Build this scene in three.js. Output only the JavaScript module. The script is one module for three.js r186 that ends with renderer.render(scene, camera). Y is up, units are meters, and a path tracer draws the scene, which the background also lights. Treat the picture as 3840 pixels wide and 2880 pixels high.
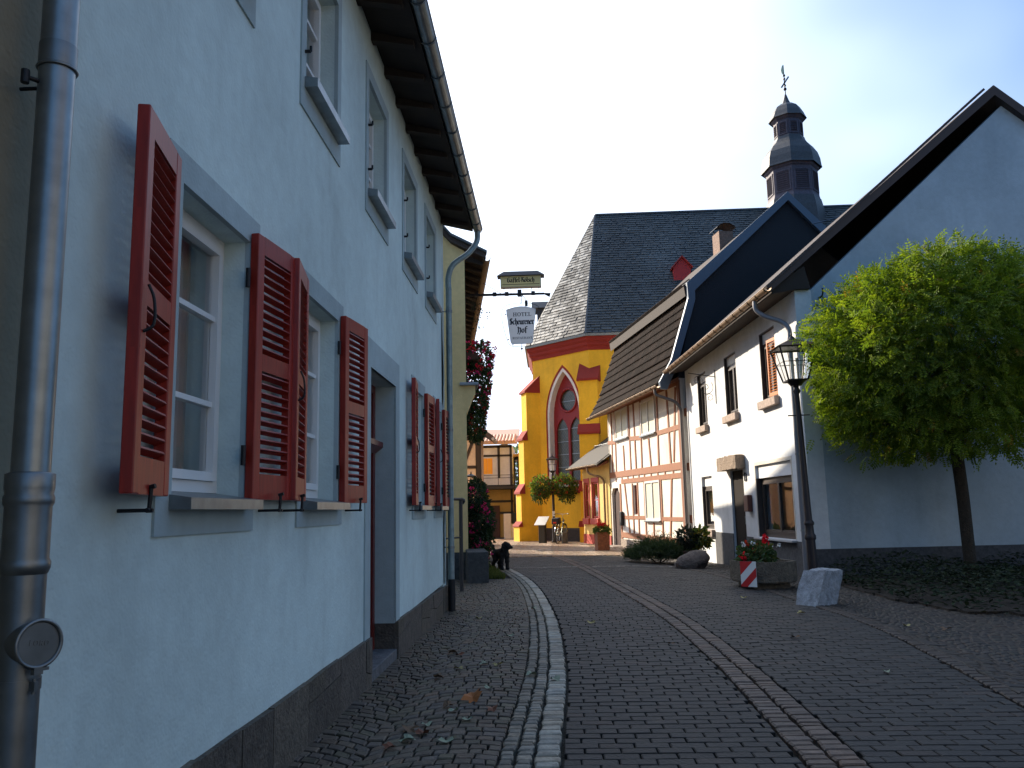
import * as THREE from 'three';
import { mergeGeometries, toCreasedNormals } from 'three/addons/utils/BufferGeometryUtils.js';
import { RoundedBoxGeometry } from 'three/addons/geometries/RoundedBoxGeometry.js';
import { MarchingCubes } from 'three/addons/objects/MarchingCubes.js';
import { FontLoader } from 'three/addons/loaders/FontLoader.js';
import { TextGeometry } from 'three/addons/geometries/TextGeometry.js';

// ---------------------------------------------------------------- camera, sky, sun, exposure
const D2R = Math.PI / 180;
const scene = new THREE.Scene();
const camera = new THREE.PerspectiveCamera(49.74, 4 / 3, 0.1, 1500);
camera.position.set(0, 1.4, 0);
camera.rotation.order = 'YXZ';
camera.rotation.set(8.71 * D2R, 2.44 * D2R, -1.25 * D2R);

const renderer = new THREE.WebGLRenderer({ antialias: true });
renderer.setSize(1024, 768);
renderer.toneMapping = THREE.LinearToneMapping;
renderer.toneMappingExposure = 2.05;
renderer.shadowMap.enabled = true;
renderer.shadowMap.type = THREE.PCFSoftShadowMap;

const SUN_AZ = 43 * D2R, SUN_EL = 27 * D2R;                       // left of straight ahead, above the horizon
const TO_SUN = new THREE.Vector3(-Math.sin(SUN_AZ) * Math.cos(SUN_EL), Math.sin(SUN_EL), -Math.cos(SUN_AZ) * Math.cos(SUN_EL));
const sun = new THREE.DirectionalLight(new THREE.Color(1.0, 0.87, 0.69), 5.0);
sun.position.copy(TO_SUN).multiplyScalar(120).add(new THREE.Vector3(2, 0, -26));
sun.target.position.set(2, 0, -26);
sun.castShadow = true;
sun.shadow.mapSize.set(4096, 4096);
Object.assign(sun.shadow.camera, { left: -45, right: 45, top: 45, bottom: -45, near: 1, far: 260 });
scene.add(sun, sun.target);

// ---------------------------------------------------------------- random and noise
function rng(seed) { let a = seed >>> 0; return () => { a = (a + 0x6D2B79F5) | 0; let t = Math.imul(a ^ (a >>> 15), 1 | a); t = (t + Math.imul(t ^ (t >>> 7), 61 | t)) ^ t; return ((t ^ (t >>> 14)) >>> 0) / 4294967296; }; }
const R0 = rng(11);
const rr = (a, b, r = R0) => a + (b - a) * r();
const clamp = (x, a = 0, b = 1) => Math.min(b, Math.max(a, x));
const sstep = (a, b, x) => { const t = clamp((x - a) / (b - a)); return t * t * (3 - 2 * t); };
const lerp = (a, b, t) => a + (b - a) * t;
function hash2(x, y, s) { let h = Math.imul(x, 374761393) + Math.imul(y, 668265263) + Math.imul(s, 974634777); h = Math.imul(h ^ (h >>> 13), 1274126177); return ((h ^ (h >>> 16)) >>> 0) / 4294967296; }
function vnoise(x, y, per, s) {                                    // value noise that tiles after per cells
  const xi = Math.floor(x), yi = Math.floor(y), fx = x - xi, fy = y - yi, w = (v) => ((v % per) + per) % per;
  const u = fx * fx * (3 - 2 * fx), v = fy * fy * (3 - 2 * fy);
  return lerp(lerp(hash2(w(xi), w(yi), s), hash2(w(xi + 1), w(yi), s), u), lerp(hash2(w(xi), w(yi + 1), s), hash2(w(xi + 1), w(yi + 1), s), u), v);
}
function fbm(x, y, per, oct, s) { let a = 0, g = 0.5, n = 0; for (let i = 0; i < oct; i++) { a += g * vnoise(x, y, per, s + i); n += g; g *= 0.5; x *= 2; y *= 2; per *= 2; } return a / n; }

{ // the sky: hazy and white round the sun, blue away from it, with a few thin wisps
  const W = 512, H = 256, d = new Float32Array(W * H * 4);
  for (let j = 0; j < H; j++) for (let i = 0; i < W; i++) {
    const el = ((j + 0.5) / H - 0.5) * Math.PI, az = ((i + 0.5) / W - 0.5) * 2 * Math.PI;
    const x = Math.cos(el) * Math.cos(az), y = Math.sin(el), z = Math.cos(el) * Math.sin(az);
    const gam = Math.acos(clamp(x * TO_SUN.x + y * TO_SUN.y + z * TO_SUN.z, -1, 1)) / D2R;
    const t = 1 - Math.exp(-Math.max(0, y) * 3.0);
    const gl = 1 / (1 + Math.exp((gam - 51) / 6)), wide = Math.exp(-gam / 38), aur = 1.6 * Math.exp(-gam / 11);
    let c = [lerp(0.12, 0.038, t), lerp(0.24, 0.116, t), lerp(0.40, 0.265, t)];
    const wisp = Math.pow(clamp(fbm(i / 40, j / 22, 64, 5, 91) * 1.9 - 0.72), 1.6) * 0.24 * sstep(0.02, 0.3, y);
    c = [c[0] + aur + gl * 0.62 + wide * 0.09 + wisp, c[1] + aur * 0.95 + gl * 0.58 + wide * 0.19 + wisp, c[2] + aur * 0.85 + gl * 0.52 + wide * 0.40 + wisp];
    if (y < 0) { const k = clamp(1 + y * 6); c = c.map((v, n) => lerp([0.03, 0.03, 0.03][n], v, k)); }
    d.set([c[0], c[1], c[2], 1], (j * W + i) * 4);
  }
  const sky = new THREE.DataTexture(d, W, H, THREE.RGBAFormat, THREE.FloatType);
  sky.mapping = THREE.EquirectangularReflectionMapping; sky.magFilter = sky.minFilter = THREE.LinearFilter; sky.wrapS = THREE.RepeatWrapping; sky.needsUpdate = true;
  scene.background = sky; scene.environment = sky;
}

// ---------------------------------------------------------------- helpers
const NAMES = {};
function numbered(n) { const k = NAMES[n] = (NAMES[n] ?? -1) + 1; return k ? n + '_' + String(k).padStart(3, '0') : n; }
function thing(name, label, category, pos = [0, 0, 0], turn = 0, group) {
  const g = new THREE.Group(); g.name = numbered(name); g.position.set(...pos); g.rotation.y = turn;
  g.userData = { label, category }; if (group) g.userData.group = group; scene.add(g); return g;
}
function structure(name) { const g = new THREE.Group(); g.name = numbered(name); g.userData = { kind: 'structure' }; scene.add(g); return g; }
function shad(m) { m.castShadow = m.receiveShadow = true; return m; }
function add(parent, name, geo, mat, label) {
  const m = shad(new THREE.Mesh(geo, mat)); m.name = parent === scene ? numbered(name) : name; if (label) m.userData.label = label; parent.add(m); return m;
}
// uv in metres from the dominant axis of every face
function uvm(g) {
  if (g.index) g = g.toNonIndexed();
  const p = g.attributes.position, uv = new Float32Array(p.count * 2), a = new THREE.Vector3(), b = new THREE.Vector3(), c = new THREE.Vector3();
  for (let i = 0; i < p.count; i += 3) {
    a.fromBufferAttribute(p, i); b.fromBufferAttribute(p, i + 1); c.fromBufferAttribute(p, i + 2);
    const n = b.clone().sub(a).cross(c.clone().sub(a)), ax = Math.abs(n.x), ay = Math.abs(n.y), az = Math.abs(n.z);
    [a, b, c].forEach((v, k) => { const [u, w] = az >= ax && az >= ay ? [v.x, v.y] : ax >= ay ? [v.z, v.y] : [v.x, v.z]; uv[(i + k) * 2] = u; uv[(i + k) * 2 + 1] = w; });
  }
  g.setAttribute('uv', new THREE.BufferAttribute(uv, 2));
  if (!g.attributes.normal) g.computeVertexNormals();
  return g;
}
function bx(x0, x1, y0, y1, z0, z1, bev = 0) {
  const w = Math.abs(x1 - x0), h = Math.abs(y1 - y0), d = Math.abs(z1 - z0);
  const g = bev ? new RoundedBoxGeometry(w, h, d, 1, Math.min(bev, w * 0.45, h * 0.45, d * 0.45)) : new THREE.BoxGeometry(w, h, d);
  g.translate((x0 + x1) / 2, (y0 + y1) / 2, (z0 + z1) / 2); return uvm(g);
}
// polygon in the xy plane (with holes) given thickness: z from z1 - depth to z1
function poly(pts, z1, depth, holes = []) {
  const s = new THREE.Shape(pts.map((p) => new THREE.Vector2(...p)));
  for (const h of holes) s.holes.push(new THREE.Path(h.map((p) => new THREE.Vector2(...p))));
  const g = new THREE.ExtrudeGeometry(s, { depth, bevelEnabled: false, curveSegments: 8 }); g.translate(0, 0, z1 - depth); return uvm(g);
}
const rect = (x0, x1, y0, y1) => [[x0, y0], [x1, y0], [x1, y1], [x0, y1]];
// profile in the (z, y) plane run along x
function run(pts, x0, x1) { const g = poly(pts.map(([z, y]) => [-z, y]), 0, Math.abs(x1 - x0)); g.rotateY(Math.PI / 2); g.translate(Math.max(x0, x1), 0, 0); return uvm(g); }
function tube(pts, r, seg = 8, curved = true, steps) {
  const v = pts.map((p) => new THREE.Vector3(...p));
  if (!curved) { const gs = []; for (let i = 0; i + 1 < v.length; i++) gs.push(rod(v[i], v[i + 1], r, r, seg)); return merge(gs); }
  const c = new THREE.CatmullRomCurve3(v, false, 'centripetal'); return uvm(new THREE.TubeGeometry(c, steps || v.length * 6, r, seg, false));
}
function rod(a, b, r0, r1 = r0, seg = 8) {
  a = Array.isArray(a) ? new THREE.Vector3(...a) : a; b = Array.isArray(b) ? new THREE.Vector3(...b) : b;
  const d = b.clone().sub(a), g = new THREE.CylinderGeometry(r1, r0, d.length(), seg);
  g.applyQuaternion(new THREE.Quaternion().setFromUnitVectors(new THREE.Vector3(0, 1, 0), d.clone().normalize())); g.translate((a.x + b.x) / 2, (a.y + b.y) / 2, (a.z + b.z) / 2); return uvm(g);
}
function bar(a, b, w, t, up = [0, 1, 0]) {                          // square beam between two points
  a = new THREE.Vector3(...a); b = new THREE.Vector3(...b); const d = b.clone().sub(a), L = d.length(); d.normalize();
  let x = new THREE.Vector3(...up).cross(d); if (x.lengthSq() < 1e-5) x = new THREE.Vector3(1, 0, 0).cross(d); x.normalize(); const y = d.clone().cross(x);
  const g = new THREE.BoxGeometry(w, t, L); g.applyMatrix4(new THREE.Matrix4().makeBasis(x, y, d)); g.translate((a.x + b.x) / 2, (a.y + b.y) / 2, (a.z + b.z) / 2); return uvm(g);
}
const lathe = (pts, seg = 20) => uvm(new THREE.LatheGeometry(pts.map((p) => new THREE.Vector2(...p)), seg));
function merge(gs) { return mergeGeometries(gs.map((g) => { g = g.index ? g.toNonIndexed() : g; for (const k of Object.keys(g.attributes)) if (!['position', 'normal', 'uv'].includes(k)) g.deleteAttribute(k); return g; })); }
const at = (g, x, y, z, ry = 0, rx = 0, rz = 0) => { if (rz) g.rotateZ(rz); if (rx) g.rotateX(rx); if (ry) g.rotateY(ry); g.translate(x, y, z); return g; };
// triangle soup with a colour per face
class Soup {
  constructor() { this.p = []; this.c = []; this.u = []; }
  tri(a, b, c, col) { for (const v of [a, b, c]) { this.p.push(v[0], v[1], v[2]); this.c.push(col[0], col[1], col[2]); this.u.push(v[0], v[2]); } }
  quad(a, b, c, d, col) { this.tri(a, b, c, col); this.tri(a, c, d, col); }
  geo(metric = true) {
    const g = new THREE.BufferGeometry(); g.setAttribute('position', new THREE.Float32BufferAttribute(this.p, 3)); g.setAttribute('color', new THREE.Float32BufferAttribute(this.c, 3));
    g.setAttribute('uv', new THREE.Float32BufferAttribute(this.u, 2)); g.computeVertexNormals(); return metric ? uvm(g) : g;
  }
}
// distance field to mesh (bodies)
function sdfMesh(fn, c, half, res) {
  const mc = new MarchingCubes(res, new THREE.MeshStandardMaterial(), false, false, 90000); mc.isolation = 0;
  const h = res / 2;
  for (let k = 0; k < res; k++) for (let j = 0; j < res; j++) for (let i = 0; i < res; i++)
    mc.field[i + j * res + k * res * res] = -fn(c[0] + ((i - h) / h) * half, c[1] + ((j - h) / h) * half, c[2] + ((k - h) / h) * half);
  mc.update();
  const n = mc.count, p = new Float32Array(n * 3), q = new Float32Array(n * 3);
  for (let i = 0; i < n * 3; i++) { p[i] = c[i % 3] + mc.positionArray[i] * half; q[i] = mc.normalArray[i]; }
  const g = new THREE.BufferGeometry(); g.setAttribute('position', new THREE.BufferAttribute(p, 3)); g.setAttribute('normal', new THREE.BufferAttribute(q, 3)); return uvm(g);
}
const smin = (a, b, k) => { const h = clamp(0.5 + 0.5 * (b - a) / k); return b + (a - b) * h - k * h * (1 - h); };
function cap(px, py, pz, a, b) {                                      // tapered capsule; a, b = [x, y, z, r]
  const bx_ = b[0] - a[0], by = b[1] - a[1], bz = b[2] - a[2], ax = px - a[0], ay = py - a[1], az = pz - a[2];
  const t = clamp((ax * bx_ + ay * by + az * bz) / (bx_ * bx_ + by * by + bz * bz || 1e-9));
  return Math.hypot(ax - bx_ * t, ay - by * t, az - bz * t) - (a[3] + (b[3] - a[3]) * t);
}

// ---------------------------------------------------------------- textures (grain, stains, fine relief only)
function tex(size, fn, srgb, metres = 1) {
  const d = new Uint8Array(size * size * 4);
  for (let j = 0; j < size; j++) for (let i = 0; i < size; i++) { const v = fn(i / size, j / size), c = Array.isArray(v) ? v : [v, v, v]; for (let k = 0; k < 3; k++) d[(j * size + i) * 4 + k] = clamp(c[k]) * 255; d[(j * size + i) * 4 + 3] = 255; }
  const t = new THREE.DataTexture(d, size, size); t.wrapS = t.wrapT = THREE.RepeatWrapping; t.magFilter = THREE.LinearFilter; t.minFilter = THREE.LinearMipmapLinearFilter; t.generateMipmaps = true;
  if (srgb) t.colorSpace = THREE.SRGBColorSpace; t.repeat.set(1 / metres, 1 / metres); t.needsUpdate = true; return t;
}
const T = {
  plasterBump: tex(512, (x, y) => 0.5 * fbm(x * 90, y * 90, 90, 2, 1) + 0.35 * fbm(x * 14, y * 14, 14, 3, 2) + 0.15 * fbm(x * 4, y * 4, 4, 2, 3), false, 1.2),
  plaster: tex(512, (x, y) => 0.82 + 0.15 * fbm(x * 5, y * 5, 5, 5, 5) + 0.05 * fbm(x * 60, y * 60, 60, 2, 6) - 0.06 * Math.pow(fbm(x * 24, y * 3, 24, 4, 8), 3), true, 3.7),
  roughBump: tex(256, (x, y) => fbm(x * 20, y * 20, 20, 5, 21), false, 0.35),
  stone: tex(512, (x, y) => 0.62 + 0.38 * fbm(x * 18, y * 18, 18, 5, 31) + 0.12 * (fbm(x * 100, y * 100, 100, 2, 32) - 0.5), true, 0.9),
  wood: tex(256, (x, y) => 0.72 + 0.28 * fbm(x * 40, y * 4, 40, 4, 41), true, 0.5),
  woodV: tex(256, (x, y) => 0.72 + 0.28 * fbm(x * 40, y * 4, 40, 4, 42), true, 0.5),
  metal: tex(256, (x, y) => 0.78 + 0.22 * fbm(x * 10, y * 10, 10, 5, 51), true, 0.6),
};
function M(hex, o = {}) { const { lin, ...rest } = o; const m = new THREE.MeshStandardMaterial({ roughness: 0.85, ...rest }); if (lin) m.color.setRGB(...lin); else m.color.set(hex); return m; }
const plaster = (lin, bump = 0.004) => M(0, { lin, roughness: 0.93, map: T.plaster, bumpMap: T.plasterBump, bumpScale: bump });
const GLASS = new THREE.MeshPhysicalMaterial({ color: 0xffffff, transmission: 1, thickness: 0, roughness: 0.02, ior: 1.5 });
const mt = {
  zinc: M(0, { lin: [0.34, 0.37, 0.38], metalness: 0.85, roughness: 0.38, map: T.metal }),
  steel: M(0, { lin: [0.28, 0.30, 0.31], metalness: 0.9, roughness: 0.42, map: T.metal }),
  black: M(0, { lin: [0.012, 0.012, 0.014], roughness: 0.5, metalness: 0.3 }),
  white: M(0, { lin: [0.74, 0.75, 0.74], roughness: 0.45 }),
  dark: M(0, { lin: [0.02, 0.02, 0.022], roughness: 0.9 }),
  brown: M(0, { lin: [0.035, 0.022, 0.016], roughness: 0.8, map: T.wood }),
  curtain: new THREE.MeshPhysicalMaterial({ color: 0xb9b9b2, roughness: 1, transmission: 0.35, thickness: 0, side: THREE.DoubleSide }),
  soil: M(0, { lin: [0.03, 0.022, 0.015], roughness: 1, bumpMap: T.roughBump, bumpScale: 0.03 }),
  copper: M(0, { lin: [0.30, 0.20, 0.12], metalness: 0.7, roughness: 0.5, map: T.metal }),
};
// height of the ground: level near the camera, falling slightly beyond
function gy(x, z) { return -0.15 * sstep(-18, -40, z) - 0.15 * sstep(1.6, 4.2, x) * sstep(-17, -25, z) * (1 - sstep(-26, -36, z)); }
// ---------------------------------------------------------------- ground and paving
{
  const xs = [-400, -120, -50, -25], zs = [400, 120, 40, 20];
  for (let x = -14; x <= 32; x += 1) xs.push(x); xs.push(45, 70, 150, 400);
  for (let z = 10; z >= -62; z -= 1) zs.push(z); zs.push(-75, -110, -200, -450);
  const p = [], ix = [];
  for (const z of zs) for (const x of xs) p.push(x, gy(x, z) - 0.030, z);
  const n = xs.length;
  for (let j = 0; j + 1 < zs.length; j++) for (let i = 0; i + 1 < n; i++) { const a = j * n + i; ix.push(a, a + 1, a + n, a + 1, a + n + 1, a + n); }
  let g = new THREE.BufferGeometry(); g.setAttribute('position', new THREE.Float32BufferAttribute(p, 3)); g.setIndex(ix); g = g.toNonIndexed();
  // faces must look up
  g.computeVertexNormals(); if (g.attributes.normal.getY(0) < 0) { const q = g.attributes.position; for (let i = 0; i < q.count; i += 3) { const t = [q.getX(i + 1), q.getY(i + 1), q.getZ(i + 1)]; q.setXYZ(i + 1, q.getX(i + 2), q.getY(i + 2), q.getZ(i + 2)); q.setXYZ(i + 2, ...t); } g.computeVertexNormals(); }
  const m = add(scene, 'ground', uvm(g), M(0, { lin: [0.020, 0.019, 0.013], roughness: 1, map: T.stone, bumpMap: T.roughBump, bumpScale: 0.01 }));
  m.userData = { kind: 'structure' };
}
function curve(pts) {                                                // smooth x(z) through points ordered from near to far
  return (z) => {
    let i = 0; while (i + 2 < pts.length && z < pts[i + 1][0]) i++;
    const a = pts[Math.max(0, i - 1)], b = pts[i], c = pts[i + 1], d = pts[Math.min(pts.length - 1, i + 2)];
    const t = (z - b[0]) / (c[0] - b[0]), h = c[0] - b[0];
    const mb = a === b ? (c[1] - b[1]) / h : (c[1] - a[1]) / (c[0] - a[0]), mc = d === c ? (c[1] - b[1]) / h : (d[1] - b[1]) / (d[0] - b[0]);
    const t2 = t * t, t3 = t2 * t;
    return (2 * t3 - 3 * t2 + 1) * b[1] + (t3 - 2 * t2 + t) * h * mb + (-2 * t3 + 3 * t2) * c[1] + (t3 - t2) * h * mc;
  };
}
const kerbX = curve([[-2.5, -0.06], [-5, 0.02], [-8, 0.1], [-12, 0.0], [-17, -0.4], [-22, -1.23], [-27, -2.3]]);
const stripX = curve([[-2.5, 1.28], [-4.8, 1.35], [-7.66, 1.44], [-10.5, 1.42], [-12.7, 1.3], [-16.35, 1.01], [-21.4, 0.57], [-27, -0.05], [-31, -0.6]]);
const laneX = curve([[-2.5, 2.8], [-4, 2.95], [-6, 3.18], [-7.7, 3.42], [-10.1, 3.66], [-12.6, 3.6], [-17.9, 3.35], [-21, 3.0], [-25, 2.4], [-31, 1.6]]);
const mPave = M(0xffffff, { vertexColors: true, roughness: 0.72, map: T.stone, bumpMap: T.roughBump, bumpScale: 0.004 });
// one paving piece: top face, chamfer and sides. c = corners in order round the piece
function piece(S, c, col, r, proud = 0, ch = 0.009, far = false) {
  const cx = (c[0][0] + c[1][0] + c[2][0] + c[3][0]) / 4, cz = (c[0][1] + c[1][1] + c[2][1] + c[3][1]) / 4, y0 = gy(cx, cz) + proud + (r() - 0.5) * 0.005;
  const tx = (r() - 0.5) * 0.022, tz = (r() - 0.5) * 0.022;
  const yy = (x, z) => y0 + (x - cx) * tx + (z - cz) * tz + gy(x, z) - gy(cx, cz);
  const inn = c.map(([x, z]) => { const dx = x - cx, dz = z - cz, L = Math.hypot(dx, dz), k = 1 - ch * 1.3 / L; return [cx + dx * k, 0, cz + dz * k]; }).map((v) => [v[0], yy(v[0], v[2]), v[2]]);
  const mid = c.map(([x, z]) => [x, yy(x, z) - ch * 0.8, z]), low = c.map(([x, z]) => [x, gy(x, z) - 0.05, z]);
  // wind so that the top looks up
  const up = (inn[1][0] - inn[0][0]) * (inn[2][2] - inn[0][2]) - (inn[1][2] - inn[0][2]) * (inn[2][0] - inn[0][0]);
  const o = up < 0 ? [0, 1, 2, 3] : [3, 2, 1, 0];
  S.quad(inn[o[0]], inn[o[1]], inn[o[2]], inn[o[3]], col);
  for (let i = 0; i < 4; i++) { const a = o[i], b = o[(i + 1) % 4]; S.quad(mid[a], mid[b], inn[b], inn[a], col); if (!far) S.quad(low[a], low[b], mid[b], mid[a], col); }
  return [cx, y0, cz];
}
// a paved zone: the 300 nearest pieces in view are parts of their own, the rest one part
function zone(name, pieceName, specs, ch) {
  const g = structure(name), r = rng(name.length * 77 + specs.length);
  const inView = ([x, z]) => z < -4.3 && Math.abs(x / z) < 0.66;
  const mean = (s) => [(s.c[0][0] + s.c[2][0]) / 2, (s.c[0][1] + s.c[2][1]) / 2];
  specs.forEach((s) => { s.m = mean(s); s.k = inView(s.m) ? Math.hypot(...s.m) : 1e3 + Math.hypot(...s.m); });
  specs.sort((a, b) => a.k - b.k);
  const rest = new Soup();
  specs.forEach((s, i) => {
    if (i < 300) {
      const S = new Soup(); const [cx, cy, cz] = piece(S, s.c, s.col, r, s.proud || 0, ch);
      const geo = S.geo(); geo.translate(-cx, -cy, -cz); const m = add(g, pieceName, geo, mPave); m.position.set(cx, cy, cz);
    } else piece(rest, s.c, s.col, r, s.proud || 0, ch, s.k > 18);
  });
  if (rest.p.length) { const m = add(g, pieceName + '_field', rest.geo(), mPave); m.userData.kind = 'stuff'; }
  return g;
}
const tone = (r, base, v, tint = 0) => { const k = 1 + (r() - 0.5) * 2 * v, t = (r() - 0.5) * tint; return [base[0] * k * (1 + t), base[1] * k, base[2] * k * (1 - t)]; };
// courses of rectangular pavers laid across the lane
function laneSpecs(xl, xr, z0, z1, seed) {
  const r = rng(seed), out = [], P = 0.108, L = 0.212, J = 0.0045; let k = 0;
  for (let z = z0; z > z1; z -= P, k++) {
    const zn = z - P; let x = Math.min(xl(z), xl(zn)) - L + (k % 2) * L / 2 + (Math.floor(k / 2) % 2) * 0.02; const e0 = (xl(z) + xl(zn)) / 2, e1 = (xr(z) + xr(zn)) / 2;
    x += Math.ceil((e0 - x) / L - 1) * L;
    for (; x < e1; x += L) {
      const a = Math.max(x, e0) + J, b = Math.min(x + L, e1) - J; if (b - a < 0.035) continue;
      const w = r(), col = w < 0.06 ? tone(r, [0.040, 0.028, 0.022], 0.15) : tone(r, [0.023, 0.0212, 0.0192], 0.38, 0.10);
      const j = () => (r() - 0.5) * 0.004;
      out.push({ c: [[a + j(), z - J + j()], [b + j(), z - J + j()], [b + j(), zn + J + j()], [a + j(), zn + J + j()]], col, proud: 0 });
    }
  }
  return out;
}
// setts in rows that follow an edge curve
function rowSpecs(edge, off0, off1, z0, z1, len, seed, base, v) {
  const r = rng(seed), out = [], J = 0.010; let z = z0;
  while (z > z1) {
    const l = len * rr(0.75, 1.25, r), zn = z - l, j = () => (r() - 0.5) * 0.02;
    out.push({ c: [[edge(z) + off0 + J + j(), z - J], [edge(z) + off1 - J + j(), z - J + j()], [edge(zn) + off1 - J + j(), zn + J + j()], [edge(zn) + off0 + J + j(), zn + J]], col: tone(r, base, v, 0.14), proud: 0.006 + r() * 0.004 });
    z = zn;
  }
  return out;
}
// small cobbles in segment arcs
function cobbleSpecs(xl, xr, z0, z1, seed, size, base, arcW, amp, v = 0.3) {
  const r = rng(seed), out = [], J = size * 0.05;
  const arc = (x) => { const t = ((x / arcW) % 1 + 1) % 1 - 0.5; return amp * (0.25 - t * t) * 4; };
  for (let k = 0, zb = z0 + amp; zb > z1; k++, zb -= size * 0.98) {
    let x = -9 + r() * size; const wob = (r() - 0.5) * 0.01;
    while (x < 12) {
      const w = size * rr(0.78, 1.24, r), x1 = x + w, zc = zb - arc((x + x1) / 2) + wob;
      if (zc < z0 && zc > z1) {
        const l = xl(zc), rt = xr(zc); const a = x - l < size * 0.5 && x1 > l + size * 0.4 ? l : Math.max(x, l), b = rt - x1 < size * 0.5 && x < rt - size * 0.4 ? rt : Math.min(x1, rt);
        if (b - a > size * 0.4) {
          const j = () => (r() - 0.5) * size * 0.085, z_ = (q) => zb - arc(q) + wob;
          out.push({ c: [[a + J + j(), z_(a) - J + j()], [b - J + j(), z_(b) - J + j()], [b - J + j(), z_(b) - size + J + j()], [a + J + j(), z_(a) - size + J + j()]], col: (() => { const q = r(); const bb = q < 0.2 ? [base[0] * 1.2, base[1] * 1.05, base[2] * 0.95] : q < 0.4 ? [base[0] * 0.95, base[1] * 1.05, base[2] * 0.9] : q < 0.6 ? [base[0] * 0.95, base[1], base[2] * 1.15] : base; return tone(r, bb, v, 0.08); })(), proud: 0.003 + r() * 0.006 });
        }
      }
      x = x1;
    }
  }
  return out;
}
const leftWallX = (z) => z > -12.4 ? -1.55 : z > -17.6 ? -2.6 : -0.78 + (z + 17) * 0.10;
zone('cobbled_pavement', 'cobblestone', cobbleSpecs(leftWallX, (z) => kerbX(z) - 0.36, -2.6, -22, 5, 0.102, [0.115, 0.088, 0.063], 1.12, 0.26), 0.008);
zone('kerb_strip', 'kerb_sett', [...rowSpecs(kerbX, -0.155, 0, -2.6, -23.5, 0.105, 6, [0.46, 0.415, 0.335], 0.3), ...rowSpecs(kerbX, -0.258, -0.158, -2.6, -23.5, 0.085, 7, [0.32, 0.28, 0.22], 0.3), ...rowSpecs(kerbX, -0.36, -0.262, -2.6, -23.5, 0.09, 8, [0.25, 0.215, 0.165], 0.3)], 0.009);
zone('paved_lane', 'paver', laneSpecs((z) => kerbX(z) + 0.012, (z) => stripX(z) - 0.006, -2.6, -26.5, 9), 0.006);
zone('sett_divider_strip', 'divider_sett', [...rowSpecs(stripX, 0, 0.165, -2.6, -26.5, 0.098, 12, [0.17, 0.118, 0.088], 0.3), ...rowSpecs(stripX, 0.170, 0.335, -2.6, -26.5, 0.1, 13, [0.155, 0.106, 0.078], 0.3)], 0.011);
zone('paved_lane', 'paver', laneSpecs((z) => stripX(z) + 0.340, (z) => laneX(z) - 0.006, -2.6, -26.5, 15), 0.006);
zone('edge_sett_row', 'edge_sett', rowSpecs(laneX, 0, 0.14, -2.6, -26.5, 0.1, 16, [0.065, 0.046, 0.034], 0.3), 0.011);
const rightX = (z) => z > -16.4 ? 9.5 + (z + 3) * 0.35 : 5.05 + (z + 16.6) * 0.066;
zone('side_pavement', 'cobblestone', cobbleSpecs((z) => laneX(z) + 0.146, rightX, -2.6, -26.5, 17, 0.108, [0.034, 0.025, 0.018], 1.3, 0.24, 0.45), 0.014);
zone('church_square', 'square_sett', cobbleSpecs((z) => Math.max(-6.5, -2.5 + (z + 20) * 0.3), (z) => z > -27 ? -9 : 4.9, -26.5, -47, 18, 0.135, [0.46, 0.32, 0.21], 1.6, 0.3, 0.22), 0.012);

{ // a row of pale setts laid across the lanes
  const r = rng(55), sp = []; for (let x = -0.95; x < 2.95;) { const w = rr(0.09, 0.14, r), z = -20.9 - 0.02 * Math.sin(x * 2), j = () => (r() - 0.5) * 0.01; if (!(x > stripX(-20.9) - 0.12 && x < stripX(-20.9) + 0.335)) sp.push({ c: [[x + 0.006, z + j()], [x + w - 0.006, z + j()], [x + w - 0.006, z - 0.13 + j()], [x + 0.006, z - 0.13 + j()]], col: tone(r, [0.30, 0.27, 0.23], 0.25), proud: 0.012 }); x += w; }
  zone('crossing_sett_row', 'crossing_sett', sp, 0.008);
}
// ---------------------------------------------------------------- shared building pieces (local x = along the front, z = outward)
const turnOf = (nx, nz) => Math.atan2(nx, nz);
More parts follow.
